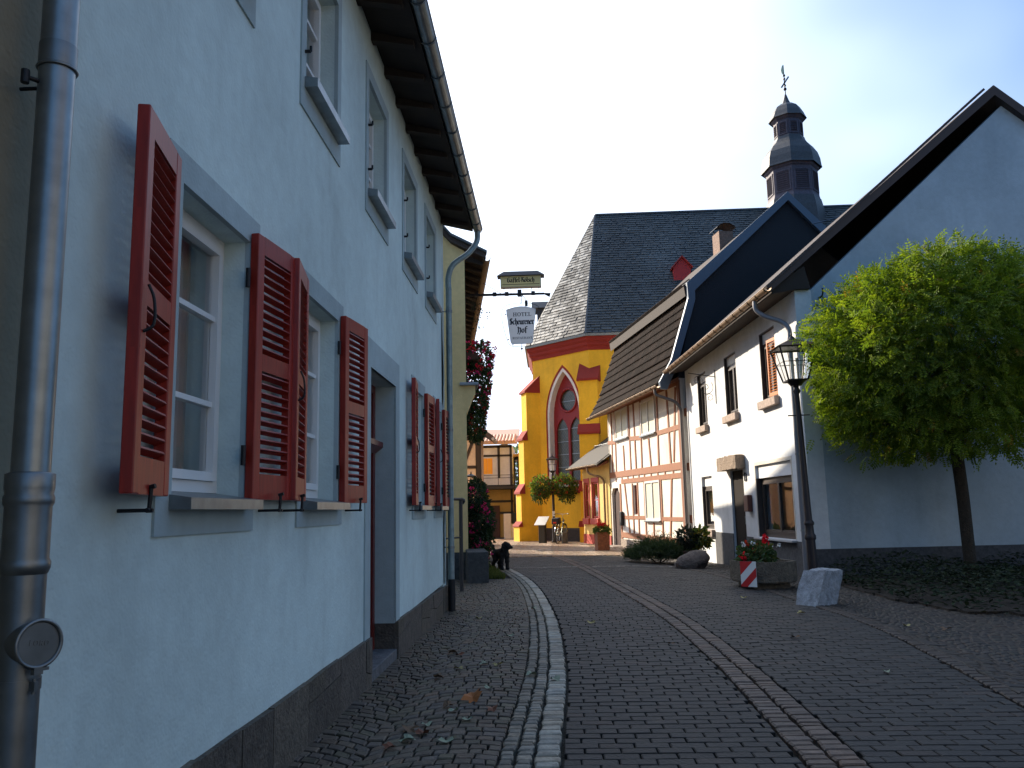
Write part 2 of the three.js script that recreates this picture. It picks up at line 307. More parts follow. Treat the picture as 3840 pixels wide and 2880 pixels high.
// casement window: group "window" under the house, made of frame, panes and bars; back = depth of the glass behind the wall face
function windowUnit(house, x0, x1, y0, y1, back, o = {}) {
  const { frame = mt.white, fw = 0.055, rails = [1 / 3, 2 / 3], mull = 0, curtain = 0, sash = 0.045, name = 'window' } = o;
  const z = -back, f = [];
  f.push(poly(rect(x0, x1, y0, y1), z, 0.07, [rect(x0 + fw, x1 - fw, y0 + fw, y1 - fw)]));
  const w = add(house, name, merge(f), frame);
  const cols = mull + 1, iw = (x1 - x0 - 2 * fw) / cols;
  for (let c = 0; c < cols; c++) {
    const a = x0 + fw + c * iw, b = a + iw;
    add(w, 'sash', poly(rect(a + 0.002, b - 0.002, y0 + fw + 0.002, y1 - fw - 0.002), z + 0.018, 0.05, [rect(a + sash, b - sash, y0 + fw + sash, y1 - fw - sash)]), frame);
    const ys = [y0 + fw + sash, ...rails.map((q) => lerp(y0, y1, q)), y1 - fw - sash];
    rails.forEach((q) => add(w, 'glazing_bar', bx(a + sash, b - sash, lerp(y0, y1, q) - 0.013, lerp(y0, y1, q) + 0.013, z - 0.035, z + 0.004), frame));
    for (let k = 0; k + 1 < ys.length; k++) { const p = add(w, 'pane', bx(a + sash, b - sash, ys[k] + (k ? 0.013 : 0), ys[k + 1] - (k + 2 < ys.length ? 0.013 : 0), z - 0.022, z - 0.018), GLASS); }
  }
  if (curtain) {
    const g = new THREE.PlaneGeometry((x1 - x0) * curtain, y1 - y0, 40, 1), p = g.attributes.position; for (let i = 0; i < p.count; i++) p.setZ(i, 0.022 * Math.sin(p.getX(i) * 55) + 0.012 * Math.sin(p.getX(i) * 23));
    g.computeVertexNormals(); g.translate(x1 - (x1 - x0) * curtain / 2, (y0 + y1) / 2, z - 0.16); add(w, 'curtain', uvm(g), mt.curtain);
  }
  return w;
}
const inset = (x0, x1, y0, y1, m) => rect(x0 - m, x1 + m, y0 - m, y1 + m);
function gutterGeo(x0, x1, y, z, r) {                                 // half round, open above, rolled front edge
  const pts = []; for (let i = 0; i <= 10; i++) { const a = Math.PI + i / 10 * Math.PI; pts.push([z + r * Math.cos(a), y + r * Math.sin(a)]); }
  for (let i = 10; i >= 0; i--) { const a = Math.PI + i / 10 * Math.PI; pts.push([z + (r - 0.006) * Math.cos(a), y + (r - 0.006) * Math.sin(a)]); }
  return merge([run(pts, x0, x1), rod([x0, y, z + r], [x1, y, z + r], 0.009, 0.009, 6)]);
}

// ---------------------------------------------------------------- white house with red shutters (left)
const mWhiteWall = plaster([0.69, 0.83, 0.82], 0.0032), mBand = plaster([0.44, 0.54, 0.56], 0.003), mShutter = M(0, { lin: [0.42, 0.024, 0.009], roughness: 0.42, map: T.woodV });
const mSlat = M(0, { lin: [0.36, 0.020, 0.008], roughness: 0.45, map: T.wood }), mDoorRed = M(0, { lin: [0.17, 0.015, 0.010], roughness: 0.4, map: T.woodV });
const mSlab = [0.10, 0.125, 0.085, 0.11].map((k, i) => M(0, { lin: [k * 1.25, k * 1.05, k * (0.78 + 0.03 * i)], roughness: 0.8, map: T.stone, bumpMap: T.roughBump, bumpScale: 0.008 }));
{
  const H = thing('white_house', 'long white rendered house with red louvred shutters, filling the left side', 'house', [-1.55, 0, 0], Math.PI / 2);
  const A0 = 2.45, A1 = 12.32, TOP = 5.86;
  const gf = [[3.33, 4.14], [5.16, 5.98], [9.44, 10.16], [11.2, 11.86]], up = [[3.2, 4.02], [5.06, 5.88], [6.98, 7.8], [8.82, 9.66], [10.5, 11.34]];
  const GY0 = 1.47, GY1 = 2.83, UY0 = 4.24, UY1 = 5.33, D = [7.11, 8.3];
  const holes = [...gf.map(([a, b]) => rect(a, b, GY0, GY1)), ...up.map(([a, b]) => rect(a, b, UY0, UY1))];
  // the front wall, with a soft unevenness in its line like hand-laid render
  add(H, 'wall', poly([[A0, 0.385], [D[0], 0.365], [D[0], 2.68], [D[1], 2.68], [D[1], 0.345], [A1, 0.40], [A1, TOP], [A0, TOP]], 0, 0.34, holes), mWhiteWall);
  add(H, 'wall', merge([bx(A0, D[0], 0, 0.362, -0.34, -0.03), bx(D[1], A1, 0, 0.342, -0.34, -0.03)]), mSlab[1], 'wall core behind the plinth stones');
  add(H, 'gable_wall', run([[0, 0], [-8, 0], [-8, TOP], [-4, 9.35], [0, TOP]].map(([z, y]) => [z - 0.0, y]), A1 - 0.3, A1 - 0.001), mWhiteWall);
  add(H, 'gable_wall', run([[-0.35, 0], [-8, 0], [-8, TOP], [-4, 9.35], [-0.35, TOP]], A0, A0 + 0.3), mWhiteWall);
  add(H, 'rear_wall', bx(A0, A1, 0, TOP, -8.3, -8.0), mWhiteWall);
  add(H, 'ceiling', bx(A0 + 0.3, A1 - 0.3, 3.3, 3.45, -8, -0.34), mBand);
  // plinth of irregular stone slabs
  {
    const r = rng(33); let a = A0;
    const slab = (p, m) => { add(H, 'plinth_slab', poly(p, 0.028 + r() * 0.008, 0.05), m); };
    while (a < A1) {
      let b = a + rr(0.42, 0.85, r); if (a < D[0] && b > D[0] - 0.2) b = D[0]; if (a >= D[1] && b > A1 - 0.2) b = A1;
      const t = 0.0035, sk = rr(-0.07, 0.07, r), split = r() < 0.6 ? rr(0.13, 0.26, r) : 0, m = () => mSlab[Math.floor(r() * 4)];
      const ta = a < D[0] ? 0.378 : 0.357, tb = ta + rr(-0.012, 0.012, r);
      if (split) { slab([[a + t, 0.0], [b - t, 0.0], [b - t, split + sk - t], [a + t, split - t]], m()); if (r() < 0.5) { const c = lerp(a, b, rr(0.35, 0.65, r)), yc = lerp(split, split + sk, (c - a) / (b - a)); slab([[a + t, split + t], [c - t, yc + t], [c + sk - t, tb], [a + t, ta]], m()); slab([[c + t, yc + t], [b - t, split + sk + t], [b - t, tb], [c + sk + t, tb]], m()); } else slab([[a + t, split + t], [b - t, split + sk + t], [b - t, tb], [a + t, ta]], m()); }
      else slab([[a + t, 0], [b - t, 0], [b - t, tb], [a + t, ta]], m());
      a = b; if (Math.abs(a - D[0]) < 1e-6) a = D[1];
    }
  }
  // window surrounds, windows and sills
  const surround = (a, b, y0, y1, s, top, bot) => add(H, 'window_surround', poly(rect(a - s, b + s, y0 - bot, y1 + top), 0.012, 0.03, [rect(a + 0.001, b - 0.001, y0 + 0.001, y1 - 0.001)]), mBand);
  gf.forEach(([a, b], i) => {
    surround(a, b, GY0, GY1, 0.135, 0.14, 0.14); windowUnit(H, a, b, GY0 + 0.05, GY1, 0.13, { curtain: [0.55, 0.5, 0.8, 0.5][i] });
    add(H, 'window_sill', run([[0.105, GY0 - 0.035], [0.105, GY0 + 0.012], [-0.14, GY0 + 0.05], [-0.14, GY0 - 0.035]], a - 0.02, b + 0.02), mt.zinc);
  });
  up.forEach(([a, b], i) => {
    surround(a, b, UY0, UY1, 0.1, 0.12, 0.2); windowUnit(H, a, b, UY0 + 0.05, UY1, 0.13, { curtain: i % 2 ? 0.5 : 0 });
    add(H, 'window_sill', run([[0.10, UY0 - 0.05], [0.10, UY0 + 0.01], [-0.14, UY0 + 0.05], [-0.14, UY0 - 0.05]], a - 0.03, b + 0.03), mt.zinc);
    for (const y of [UY0 + 0.2, UY0 + 0.62]) add(H, 'hinge_pin', merge([rod([a - 0.03, y, 0.0], [a - 0.03, y, 0.05], 0.012), rod([a - 0.03, y, 0.05], [a - 0.03, y + 0.035, 0.05], 0.009)]), mt.black);
  });
  // shutters: hinged at a window edge, swung back close to the wall
  const SW = 0.48, SY0 = 1.485, SY1 = 2.875;
  function shutter(hinge, dir, open) {                                // dir -1: lies toward the camera, +1: away
    const g = add(H, 'shutter', (() => {
      const st = 0.075, t = 0.046, parts = [bx(0, st, 0, SY1 - SY0, -t, 0, 0.006), bx(SW - st, SW, 0, SY1 - SY0, -t, 0, 0.006)];
      for (const [y0, y1] of [[0, 0.13], [0.665, 0.755], [SY1 - SY0 - 0.1, SY1 - SY0]]) parts.push(bx(st, SW - st, y0, y1, -t + 0.002, -0.002));
      return merge(parts);
    })(), mShutter);
    for (const [y0, y1, n] of [[0.13, 0.665, 11], [0.755, SY1 - SY0 - 0.1, 11]]) for (let k = 0; k < n; k++) {
      const s = bx(0.07, SW - 0.07, -0.0045, 0.0045, -0.018, 0.018); s.rotateX(-0.5); s.translate(0, lerp(y0, y1, (k + 0.5) / n), -0.02); add(g, 'slat', s, mSlat);
    }
    if (dir < 0) add(g, 'shutter_hook', tube([[SW - 0.03, 0.56, 0.0], [SW - 0.035, 0.58, 0.03], [SW - 0.04, 0.68, 0.03], [SW - 0.035, 0.73, 0.012]], 0.006, 6), mt.black);
    for (const y of [0.22, 1.14]) add(g, 'hinge', merge([bx(-0.03, 0.055, y - 0.025, y + 0.025, -0.052, -0.044), rod([-0.03, y - 0.05, -0.04], [-0.03, y + 0.05, -0.04], 0.013)]), mt.black);
    // dir -1: local x must run toward the camera with the slatted face outward
    g.position.set(hinge, SY0, 0.062); g.scale.x = 1;
    if (dir < 0) { g.rotation.y = 0; mirrorX(g); }
    g.rotation.y = dir < 0 ? open : -open;
    // stay on the wall below
    const sx = hinge + dir * SW * 0.55; add(H, 'shutter_stay', merge([rod([sx, SY0 - 0.055, 0], [sx, SY0 - 0.055, 0.13], 0.007), rod([sx, SY0 - 0.055, 0.115], [sx, SY0 + 0.03, 0.12], 0.008), rod([sx - 0.018, SY0 - 0.055, 0.115], [sx + 0.018, SY0 - 0.055, 0.115], 0.009), rod([sx, SY0 + 0.025, 0.108], [sx, SY0 + 0.032, 0.135], 0.009)]), mt.black);
  }
  function mirrorX(g) { g.traverse((o) => { if (o.isMesh && o.geometry) { const q = o.geometry; q.scale(-1, 1, 1); const n = q.attributes; for (const k of ['position', 'normal', 'uv']) { const a = n[k], s = a.itemSize; for (let i = 0; i < a.count; i += 3) for (let c = 0; c < s; c++) { const t = a.array[(i + 1) * s + c]; a.array[(i + 1) * s + c] = a.array[(i + 2) * s + c]; a.array[(i + 2) * s + c] = t; } } } }); }
  shutter(3.2, -1, 0.2); shutter(4.12, 1, 0.12);
  shutter(5.04, -1, 0.17); shutter(6.0, 1, 0.13);
  shutter(9.42, -1, 0.10); shutter(10.18, 1, 0.05);
  shutter(11.18, -1, 0.16); shutter(11.88, 1, 0.10);
  // door in its recess
  add(H, 'door_surround', poly([[D[0] - 0.2, 0.37], [D[0], 0.37], [D[0], 2.68], [D[1], 2.68], [D[1], 0.35], [D[1] + 0.19, 0.35], [D[1] + 0.19, 2.93], [D[0] - 0.2, 2.93]].map(([x, y]) => [x, y]), 0.012, 0.03), mBand);
  add(H, 'door_reveal', merge([bx(D[0], D[0] + 0.003, 0.1, 2.677, -0.33, -0.004), bx(D[1] - 0.003, D[1], 0.34, 2.677, -0.33, -0.004)]), mBand);
  add(H, 'door_reveal_base', bx(D[1] - 0.006, D[1] + 0.03, 0.1, 0.34, -0.33, 0.0), mSlab[2]);
  const door = add(H, 'door', poly(rect(D[0], D[1], 0.1, 2.68), -0.20, 0.06, [rect(D[0] + 0.1, D[1] - 0.1, 0.14, 2.0), rect(D[0] + 0.1, D[1] - 0.1, 2.13, 2.6)]), mDoorRed);
  add(door, 'door_leaf', merge([bx(D[0] + 0.1, D[1] - 0.1, 0.14, 2.0, -0.25, -0.225), bx(D[0] + 0.22, D[1] - 0.22, 0.3, 0.95, -0.225, -0.212, 0.008), bx(D[0] + 0.22, D[1] - 0.22, 1.1, 1.85, -0.225, -0.212, 0.008)]), mDoorRed);
  add(door, 'transom_bar', run([[-0.2, 2.0], [-0.12, 2.06], [-0.12, 2.11], [-0.2, 2.13]], D[0], D[1]), mDoorRed);
  add(door, 'pane', bx(D[0] + 0.1, D[1] - 0.1, 2.13, 2.6, -0.24, -0.234), GLASS);
  add(door, 'handle', tube([[D[0] + 0.17, 1.05, -0.225], [D[0] + 0.17, 1.05, -0.17], [D[0] + 0.28, 1.05, -0.165]], 0.011, 6, false), mt.steel);
  add(H, 'door_step', bx(D[0], D[1], 0.0, 0.1, -0.34, 0.02, 0.01), M(0, { lin: [0.17, 0.175, 0.185], map: T.stone, bumpMap: T.roughBump, bumpScale: 0.006 }));
  // eaves, roof and gutter
  add(H, 'soffit', run([[0.46, 5.74], [0.46, 5.80], [-0.3, 6.10], [-0.3, 5.95], [0, 5.86]], A0 - 0.0, A1 + 0.12), mt.brown);
  for (let a = A0 + 0.3; a < A1 + 0.1; a += 0.62) add(H, 'rafter_end', run([[0.40, 5.70], [0.40, 5.76], [0.0, 5.88], [0.0, 5.77]], a, a + 0.09), mt.brown);
  add(H, 'roof', run([[0.52, 5.82], [0.52, 5.86], [-4, 9.75], [-8.5, 5.86], [-8.5, 5.80], [-4, 9.62]], A0, A1 + 0.16), M(0, { lin: [0.05, 0.045, 0.045], roughness: 0.8, bumpMap: T.roughBump, bumpScale: 0.02 }));
  add(H, 'gutter', gutterGeo(A0, A1 + 0.2, 5.80, 0.53, 0.07), mt.zinc);
  for (let a = A0 + 0.35; a < A1 + 0.2; a += 0.62) add(H, 'gutter_bracket', (() => { const p = []; for (let i = 0; i <= 12; i++) { const q = Math.PI + i / 12 * Math.PI; p.push([a, 5.80 + 0.075 * Math.sin(q), 0.53 + 0.075 * Math.cos(q)]); } return tube(p, 0.008, 5); })(), mt.steel);
  const dp = add(H, 'downpipe', merge([tube([[A1 + 0.1, 5.74, 0.53], [A1 + 0.1, 5.58, 0.52], [A1 + 0.0, 5.36, 0.40], [A1 - 0.14, 5.12, 0.16], [A1 - 0.16, 4.94, 0.1], [A1 - 0.16, 4.7, 0.1]], 0.045, 12), rod([A1 - 0.16, 4.75, 0.1], [A1 - 0.16, 0.45, 0.1], 0.045, 0.045, 14)]), M(0, { lin: [0.30, 0.37, 0.37], metalness: 0.35, roughness: 0.45, map: T.metal }));
  add(dp, 'pipe_shoe', rod([A1 - 0.16, 0.45, 0.1], [A1 - 0.16, 0, 0.1], 0.054, 0.054, 14), mt.black);
  for (const y of [0.9, 2.6, 4.4]) add(dp, 'pipe_clip', merge([rod([A1 - 0.16, y - 0.02, 0.1], [A1 - 0.16, y + 0.02, 0.1], 0.051, 0.051, 12), rod([A1 - 0.16, y, 0], [A1 - 0.16, y, 0.1], 0.008)]), mt.steel);
}
{ // the near rainwater pipe at the joint with the neighbouring house
  const Pp = thing('rainwater_pipe', 'grey zinc rainwater pipe with inspection cap, beside the white house wall', 'drainpipe', [-1.44, 0, -2.25]);
  add(Pp, 'pipe', rod([0, 1.5, 0], [0, 6, 0], 0.05, 0.05, 28), mt.zinc);
  add(Pp, 'standpipe', rod([0, 0, 0], [0, 1.5, 0], 0.056, 0.056, 28), mt.steel);
  add(Pp, 'pipe_socket', lathe([[0.05, 1.25], [0.058, 1.26], [0.064, 1.275], [0.064, 1.29], [0.059, 1.30], [0.059, 1.44], [0.064, 1.45], [0.064, 1.465], [0.060, 1.475], [0.063, 1.49], [0.063, 1.53], [0.05, 1.535]], 28), mt.steel);
  add(Pp, 'pipe_sleeve', merge([lathe([[0.049, 2.74], [0.0525, 2.742], [0.0525, 2.81], [0.049, 2.812]], 28), at(new THREE.TorusGeometry(0.053, 0.0045, 6, 28), 0, 2.735, 0, 0, Math.PI / 2)].map((g) => uvm(g))), mt.steel);
  add(Pp, 'pipe_clip', merge([rod([0, 2.68, 0], [-0.11, 2.68, 0.0], 0.006), rod([0, 2.68, 0], [-0.05, 2.68, 0.07], 0.007), rod([-0.05, 2.66, 0.07], [-0.05, 2.70, 0.07], 0.012)]), mt.black);
  const dir = new THREE.Vector3(0.88, 0, 0.47).normalize(), capG = [];
  capG.push(rod([0, 1.08, 0], [dir.x * 0.085, 1.08, dir.z * 0.085], 0.050, 0.058, 28));
  const cp = add(Pp, 'inspection_branch', merge(capG), mt.steel);
  const lid = merge([uvm(at(new THREE.CylinderGeometry(0.056, 0.056, 0.006, 32), 0, 0.006, 0)), uvm(at(new THREE.TorusGeometry(0.060, 0.0055, 8, 36), 0, 0.010, 0, 0, Math.PI / 2)), bx(-0.012, 0.012, 0, 0.016, 0.060, 0.078), bx(0.014, 0.03, 0.002, 0.012, 0.062, 0.07)]);
  lid.rotateX(Math.PI / 2); const l = add(cp, 'inspection_lid', lid, mt.steel); l.position.set(dir.x * 0.082, 1.08, dir.z * 0.082); l.rotation.y = Math.atan2(dir.x, dir.z);
  const font = await new FontLoader().loadAsync('fonts/droid/droid_sans_bold.typeface.json');
  const tg = new TextGeometry('LORO', { font, size: 0.015, depth: 0.0022, curveSegments: 3 }); tg.computeBoundingBox(); tg.translate(-tg.boundingBox.max.x / 2, -0.005, 0.0085); tg.rotateZ(-0.12); add(l, 'lettering', uvm(tg), mt.steel);
  add(Pp, 'pipe_strap', merge([rod([0, 0.955, 0], [0, 0.985, 0], 0.0585, 0.0585, 28), at(bx(0.055, 0.08, -0.012, 0.012, -0.006, 0.006), 0, 0.97, 0, -0.4), at(rod([0.07, -0.02, 0], [0.07, 0.02, 0], 0.006), 0, 0.97, 0, -0.4)]), mt.steel);
}
{ // neighbour at the very left edge and behind the camera
  const O = thing('olive_house', 'olive grey rendered house at the left edge behind the rainwater pipe', 'house', [-1.56, 0, 0], Math.PI / 2);
  add(O, 'wall', bx(-9, 2.43, 0, 6.2, -0.3, 0), plaster([0.30, 0.27, 0.19]));
  add(O, 'body', bx(-9, 2.42, 0, 6.2, -8, -0.301), plaster([0.30, 0.27, 0.19]));
  add(O, 'roof', run([[0.5, 6.1], [0.5, 6.2], [-4, 9.9], [-8.5, 6.2], [-8.5, 6.1]], -9.2, 2.43), M(0, { lin: [0.05, 0.04, 0.04] }));
}
// ---------------------------------------------------------------- yellow house on the left beyond the white one
const mYellowL = plaster([0.93, 0.66, 0.30], 0.005);
{
  const Y = thing('yellow_house', 'pale yellow rendered house end next to the white house downpipe', 'house', [-1.78, -0.05, -18], turnOf(0.9917, -0.129));
  const prof = [[0, -0.3], [0, 7.28], [-0.3, 7.45], [-6.5, 14.45], [-12.7, 7.45], [-13, 7.3], [-13, -0.3]];
  add(Y, 'end_wall', run(prof, 0, 0.3), mYellowL); add(Y, 'end_wall', run(prof, 13.8, 14.1), mYellowL);
  add(Y, 'wall', bx(0.3, 13.8, -0.3, 7.28, -0.3, 0), mYellowL); add(Y, 'rear_wall', bx(0.3, 13.8, -0.3, 7.28, -13, -12.7), mYellowL);
  const rt = [[0.48, 7.08], [0.48, 7.20], [-0.3, 7.58], [-6.5, 14.65], [-13.3, 7.4], [-13.3, 7.2], [-6.5, 14.45], [-0.3, 7.46]];
  add(Y, 'roof', run(rt, -0.12, 14.3), M(0, { lin: [0.085, 0.06, 0.05], bumpMap: T.roughBump, bumpScale: 0.02 }));
  add(Y, 'verge_capping', run([[0.50, 7.19], [0.50, 7.24], [-0.3, 7.64], [-6.5, 14.7], [-6.5, 14.65], [-0.3, 7.582]], -0.2, 0.05), M(0, { lin: [0.12, 0.12, 0.12], metalness: 0.3, roughness: 0.5 }));
  add(Y, 'gutter', gutterGeo(-0.1, 14.2, 7.1, 0.5, 0.08), mt.copper);
  for (let a = 0.1; a < 12; a += 0.62) add(Y, 'rafter_end', run([[0.42, 6.98], [0.42, 7.06], [0, 7.26], [0, 7.1]], a, a + 0.09), mt.brown);
  add(Y, 'corbel', run([[0, 3.6], [0.02, 3.6], [0.17, 3.98], [0.2, 4.0], [0.2, 4.2], [0, 4.2]], -0.02, 0.6), mYellowL);
  add(Y, 'corbel_cap', bx(-0.10, 0.7, 4.2, 4.265, -0.14, 0.27, 0.012), M(0, { lin: [0.25, 0.27, 0.29], roughness: 0.6 }));
  add(Y, 'stair_cheek', at(bx(-1.3, 0.4, -0.1, 0.66, -0.06, 0.36, 0.02), 0, 0, 0), M(0, { lin: [0.085, 0.085, 0.085], map: T.stone, bumpMap: T.roughBump, bumpScale: 0.01 }));
  add(Y, 'plinth', bx(-0.015, 14.1, -0.3, 0.6, -12.9, 0.015), M(0, { lin: [0.10, 0.10, 0.095], map: T.stone }));
}
{ // stair railing in the gap
  const g = thing('stair_railing', 'dark metal stair railing standing between white house and yellow house', 'railing', [-1.62, 0, -15.1]);
  const m = M(0, { lin: [0.05, 0.048, 0.05], metalness: 0.5, roughness: 0.5 });
  add(g, 'rail', merge([rod([-0.55, 1.63, 1.2], [0.02, 1.63, 0], 0.028), rod([0.02, 1.63, 0], [0.03, 1.56, -0.1], 0.028), uvm(at(new THREE.SphereGeometry(0.05, 10, 8), 0.03, 1.6, -0.06))]), m);
  add(g, 'rail', rod([-0.55, 0.95, 1.2], [0.0, 0.95, 0], 0.016), m);
  for (let k = 0; k < 6; k++) add(g, 'baluster', rod([-0.55 + k * 0.11, 0, 1.2 - k * 0.24], [-0.55 + k * 0.11, 1.63, 1.2 - k * 0.24], k === 5 ? 0.035 : 0.012), m);
}

// ---------------------------------------------------------------- white house on the right
{
  const H = thing('corner_house', 'white house with dark grey plinth and tall gable behind the round tree', 'house', [5.08, 0, -16.63], turnOf(-0.998, 0.066));
  const W = plaster([0.77, 0.785, 0.80], 0.005), mG = M(0, { lin: [0.10, 0.10, 0.108], roughness: 0.9, map: T.stone, bumpMap: T.plasterBump, bumpScale: 0.004 }), mSill = M(0, { lin: [0.50, 0.38, 0.31], map: T.stone, bumpMap: T.roughBump, bumpScale: 0.005 });
  const L = -9.85, TOP = 5.72;
  const up = [[-2.4, -1.35], [-5.38, -4.32], [-8.32, -7.34]], low = [-8.46, -7.28, 0.76, 2.27], big = [-3.3, -0.9, 0.68, 2.33], dr = [-5.4, -4.28];
  const holes = [...up.map(([a, b]) => rect(a, b, 3.74, 5.3)), rect(...low), rect(...big)];
  add(H, 'wall', poly([[L, -0.5], [dr[0], -0.5], [dr[0], 2.3], [dr[1], 2.3], [dr[1], -0.5], [0, -0.5], [0, TOP], [L, TOP]], 0, 0.34, holes), W);
  const gp = [[-0.001, -0.5], [-0.001, TOP], [-4.5, 9.78], [-9, TOP], [-9, -0.5]];
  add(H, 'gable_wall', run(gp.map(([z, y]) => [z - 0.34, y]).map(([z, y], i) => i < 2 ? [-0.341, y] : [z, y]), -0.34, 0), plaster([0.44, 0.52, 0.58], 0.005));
  add(H, 'gable_wall', run(gp.map(([z, y]) => [Math.min(z, -0.341), y]), L, L + 0.3), W);
  add(H, 'rear_wall', bx(L + 0.3, -0.34, -0.5, TOP, -9.3, -9.0), W);
  add(H, 'ceiling', bx(L + 0.3, -0.34, 2.75, 2.9, -9, -0.341), W);
  add(H, 'plinth', merge([bx(-7.2, dr[0] - 0.002, -0.5, 0.70, -0.02, 0.016), bx(dr[1] + 0.002, 0.016, -0.5, 0.66, -0.02, 0.016)]), mG);
  add(H, 'gable_plinth', bx(-0.02, 0.014, -0.5, 0.54, -9.2, -0.022), mG);
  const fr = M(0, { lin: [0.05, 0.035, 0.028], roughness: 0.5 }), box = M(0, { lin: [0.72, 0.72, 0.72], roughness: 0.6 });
  up.forEach(([a, b], i) => {
    const w = windowUnit(H, a, b, 3.74, 5.06, 0.10, { frame: fr, fw: 0.08, rails: [], mull: 1, curtain: i === 0 ? 0 : 0.45 });
    add(w, 'blind_box', bx(a + 0.002, b - 0.002, 5.06, 5.298, -0.30, -0.08), box);
    if (i === 0) { const s = add(w, 'shutter', poly(rect(-0.48, 0, 3.78, 5.05), 0, 0.04, [rect(-0.43, -0.05, 3.86, 4.98)]), M(0, { lin: [0.5, 0.16, 0.035], roughness: 0.5 })); for (let k = 0; k < 18; k++) add(s, 'slat', at(bx(-0.44, -0.04, -0.006, 0.006, -0.025, 0.02), 0, 3.9 + k * 0.061, -0.015, 0, 0.5), M(0, { lin: [0.55, 0.18, 0.04], roughness: 0.5 })); s.position.set(b - 0.02, 0, -0.02); s.rotation.y = 0.1; }
    add(H, 'window_sill', bx(a - 0.07, b + 0.07, 3.55, 3.735, -0.1, 0.12, 0.015), mSill);
    add(w, 'reveal_shade_lining', poly(rect(a, b, 3.74, 5.3), -0.004, 0.094, [rect(a + 0.02, b - 0.02, 3.741, 5.28)]), fr);  // dark lining puts the shade of the reveal into its colour
  });
  { const [a, b, y0, y1] = low; const w = windowUnit(H, a, b, y0, y1 - 0.28, 0.09, { frame: fr, fw: 0.09, rails: [], mull: 0 }); add(w, 'blind_box', bx(a + 0.002, b - 0.002, y1 - 0.28, y1 - 0.002, -0.3, -0.08), box); add(w, 'reveal_shade_lining', merge([bx(a, a + 0.02, y0, y1 - 0.28, -0.088, -0.004), bx(b - 0.02, b, y0, y1 - 0.28, -0.088, -0.004)]), fr); add(H, 'window_sill', bx(a - 0.05, b + 0.05, y0 - 0.2, y0 - 0.004, -0.1, 0.1, 0.012), mSill); }  // side linings coloured dark to stand for reveal shade
  { const [a, b, y0, y1] = big; const w = windowUnit(H, a, b, y0, y1 - 0.3, 0.13, { frame: fr, fw: 0.10, rails: [0.12], mull: 1 }); add(w, 'blind_box', bx(a + 0.002, b - 0.002, y1 - 0.3, y1 - 0.002, -0.3, -0.06), box); add(w, 'reveal_shade_lining', merge([bx(a, a + 0.025, y0, y1 - 0.3, -0.128, -0.004), bx(b - 0.025, b, y0, y1 - 0.3, -0.128, -0.004)]), fr); add(H, 'window_sill', bx(a - 0.08, b + 0.06, y0 - 0.05, y0 - 0.002, -0.25, 0.12, 0.01), M(0, { lin: [0.42, 0.42, 0.43], roughness: 0.6 })); }  // same dark side linings, carrying the reveal shade as colour
  add(H, 'window_surround', poly([[big[0] - 0.06, 0.7], [big[0], 0.7], [big[0], 2.33], [big[1], 2.33], [big[1], 0.7], [big[1] + 0.06, 0.7], [big[1] + 0.06, 2.41], [big[0] - 0.06, 2.41]], 0.006, 0.02), plaster([0.74, 0.68, 0.58]));
  const door = add(H, 'door', bx(dr[0], dr[1], 0.02, 2.3, -0.12, -0.06), new THREE.MeshPhysicalMaterial({ color: 0x221c18, roughness: 0.8, specularIntensity: 0.2 }));
  add(door, 'handle', rod([dr[1] - 0.12, 0.95, -0.03], [dr[1] - 0.12, 1.15, -0.03], 0.014), mt.steel);
  add(H, 'door_step', bx(dr[0] - 0.02, dr[1] + 0.02, -0.5, 0.02, -0.33, 0.18, 0.015), mG);
  const num = merge([bx(-0.085, -0.055, 0, 0.2, 0, 0.02), at(bx(-0.06, 0.06, -0.014, 0.014, 0, 0.02), -0.075, 0.17, 0, 0, 0, 0.8).scale(0.6, 1, 1).translate(-0.05, 0, 0), uvm(at(new THREE.TorusGeometry(0.05, 0.014, 5, 12, 4.2), 0.03, 0.145, 0.01, 0, 0, -2.1)), uvm(at(new THREE.TorusGeometry(0.05, 0.014, 5, 12, 4.2), 0.03, 0.055, 0.01, 0, 0, -2.1))]);
  num.translate(-4.06, 2.0, 0.004); add(H, 'house_number', num, mt.black);
  add(H, 'mailbox', bx(-3.98, -3.66, 1.26, 1.66, 0.0, 0.12, 0.02), M(0, { lin: [0.10, 0.03, 0.02], roughness: 0.5 }));
  add(H, 'wall_hook', tube([[0, 5.55, -0.5], [0.14, 5.55, -0.5], [0.2, 5.6, -0.5], [0.2, 5.7, -0.5]], 0.018, 6), mt.black);
  // roof, verge, gutter, pipes
  const rf = M(0, { lin: [0.055, 0.042, 0.04], roughness: 0.8, bumpMap: T.roughBump, bumpScale: 0.02 });
  add(H, 'roof', run([[0.56, 5.72], [0.56, 5.80], [-4.5, 10.06], [-9.6, 5.80], [-9.6, 5.72], [-4.5, 9.84]], L - 0.0, 0.14), rf);
  add(H, 'soffit', run([[0.5, 5.62], [0.5, 5.74], [-0.2, 6.2], [-0.3, 5.72], [0, 5.71]], L, 0.1), M(0, { lin: [0.03, 0.022, 0.018], roughness: 0.9 }));
  add(H, 'bargeboard', run([[0.58, 5.62], [0.58, 5.80], [-4.5, 10.05], [-9.6, 5.80], [-9.6, 5.62], [-4.5, 9.83]], 0.142, 0.17), M(0, { lin: [0.055, 0.035, 0.03], roughness: 0.7 }));
  for (let k = 0; k < 24; k++) { const t = k / 24; add(H, 'verge_tile', at(bx(-0.14, 0.08, 0, 0.05, -0.13, 0.14), 0.11, lerp(5.82, 10.03, t), lerp(0.50, -4.4, t), 0, 0.70), rf); }
  add(H, 'gutter', gutterGeo(L, 0.3, 5.70, 0.64, 0.075), mt.copper);
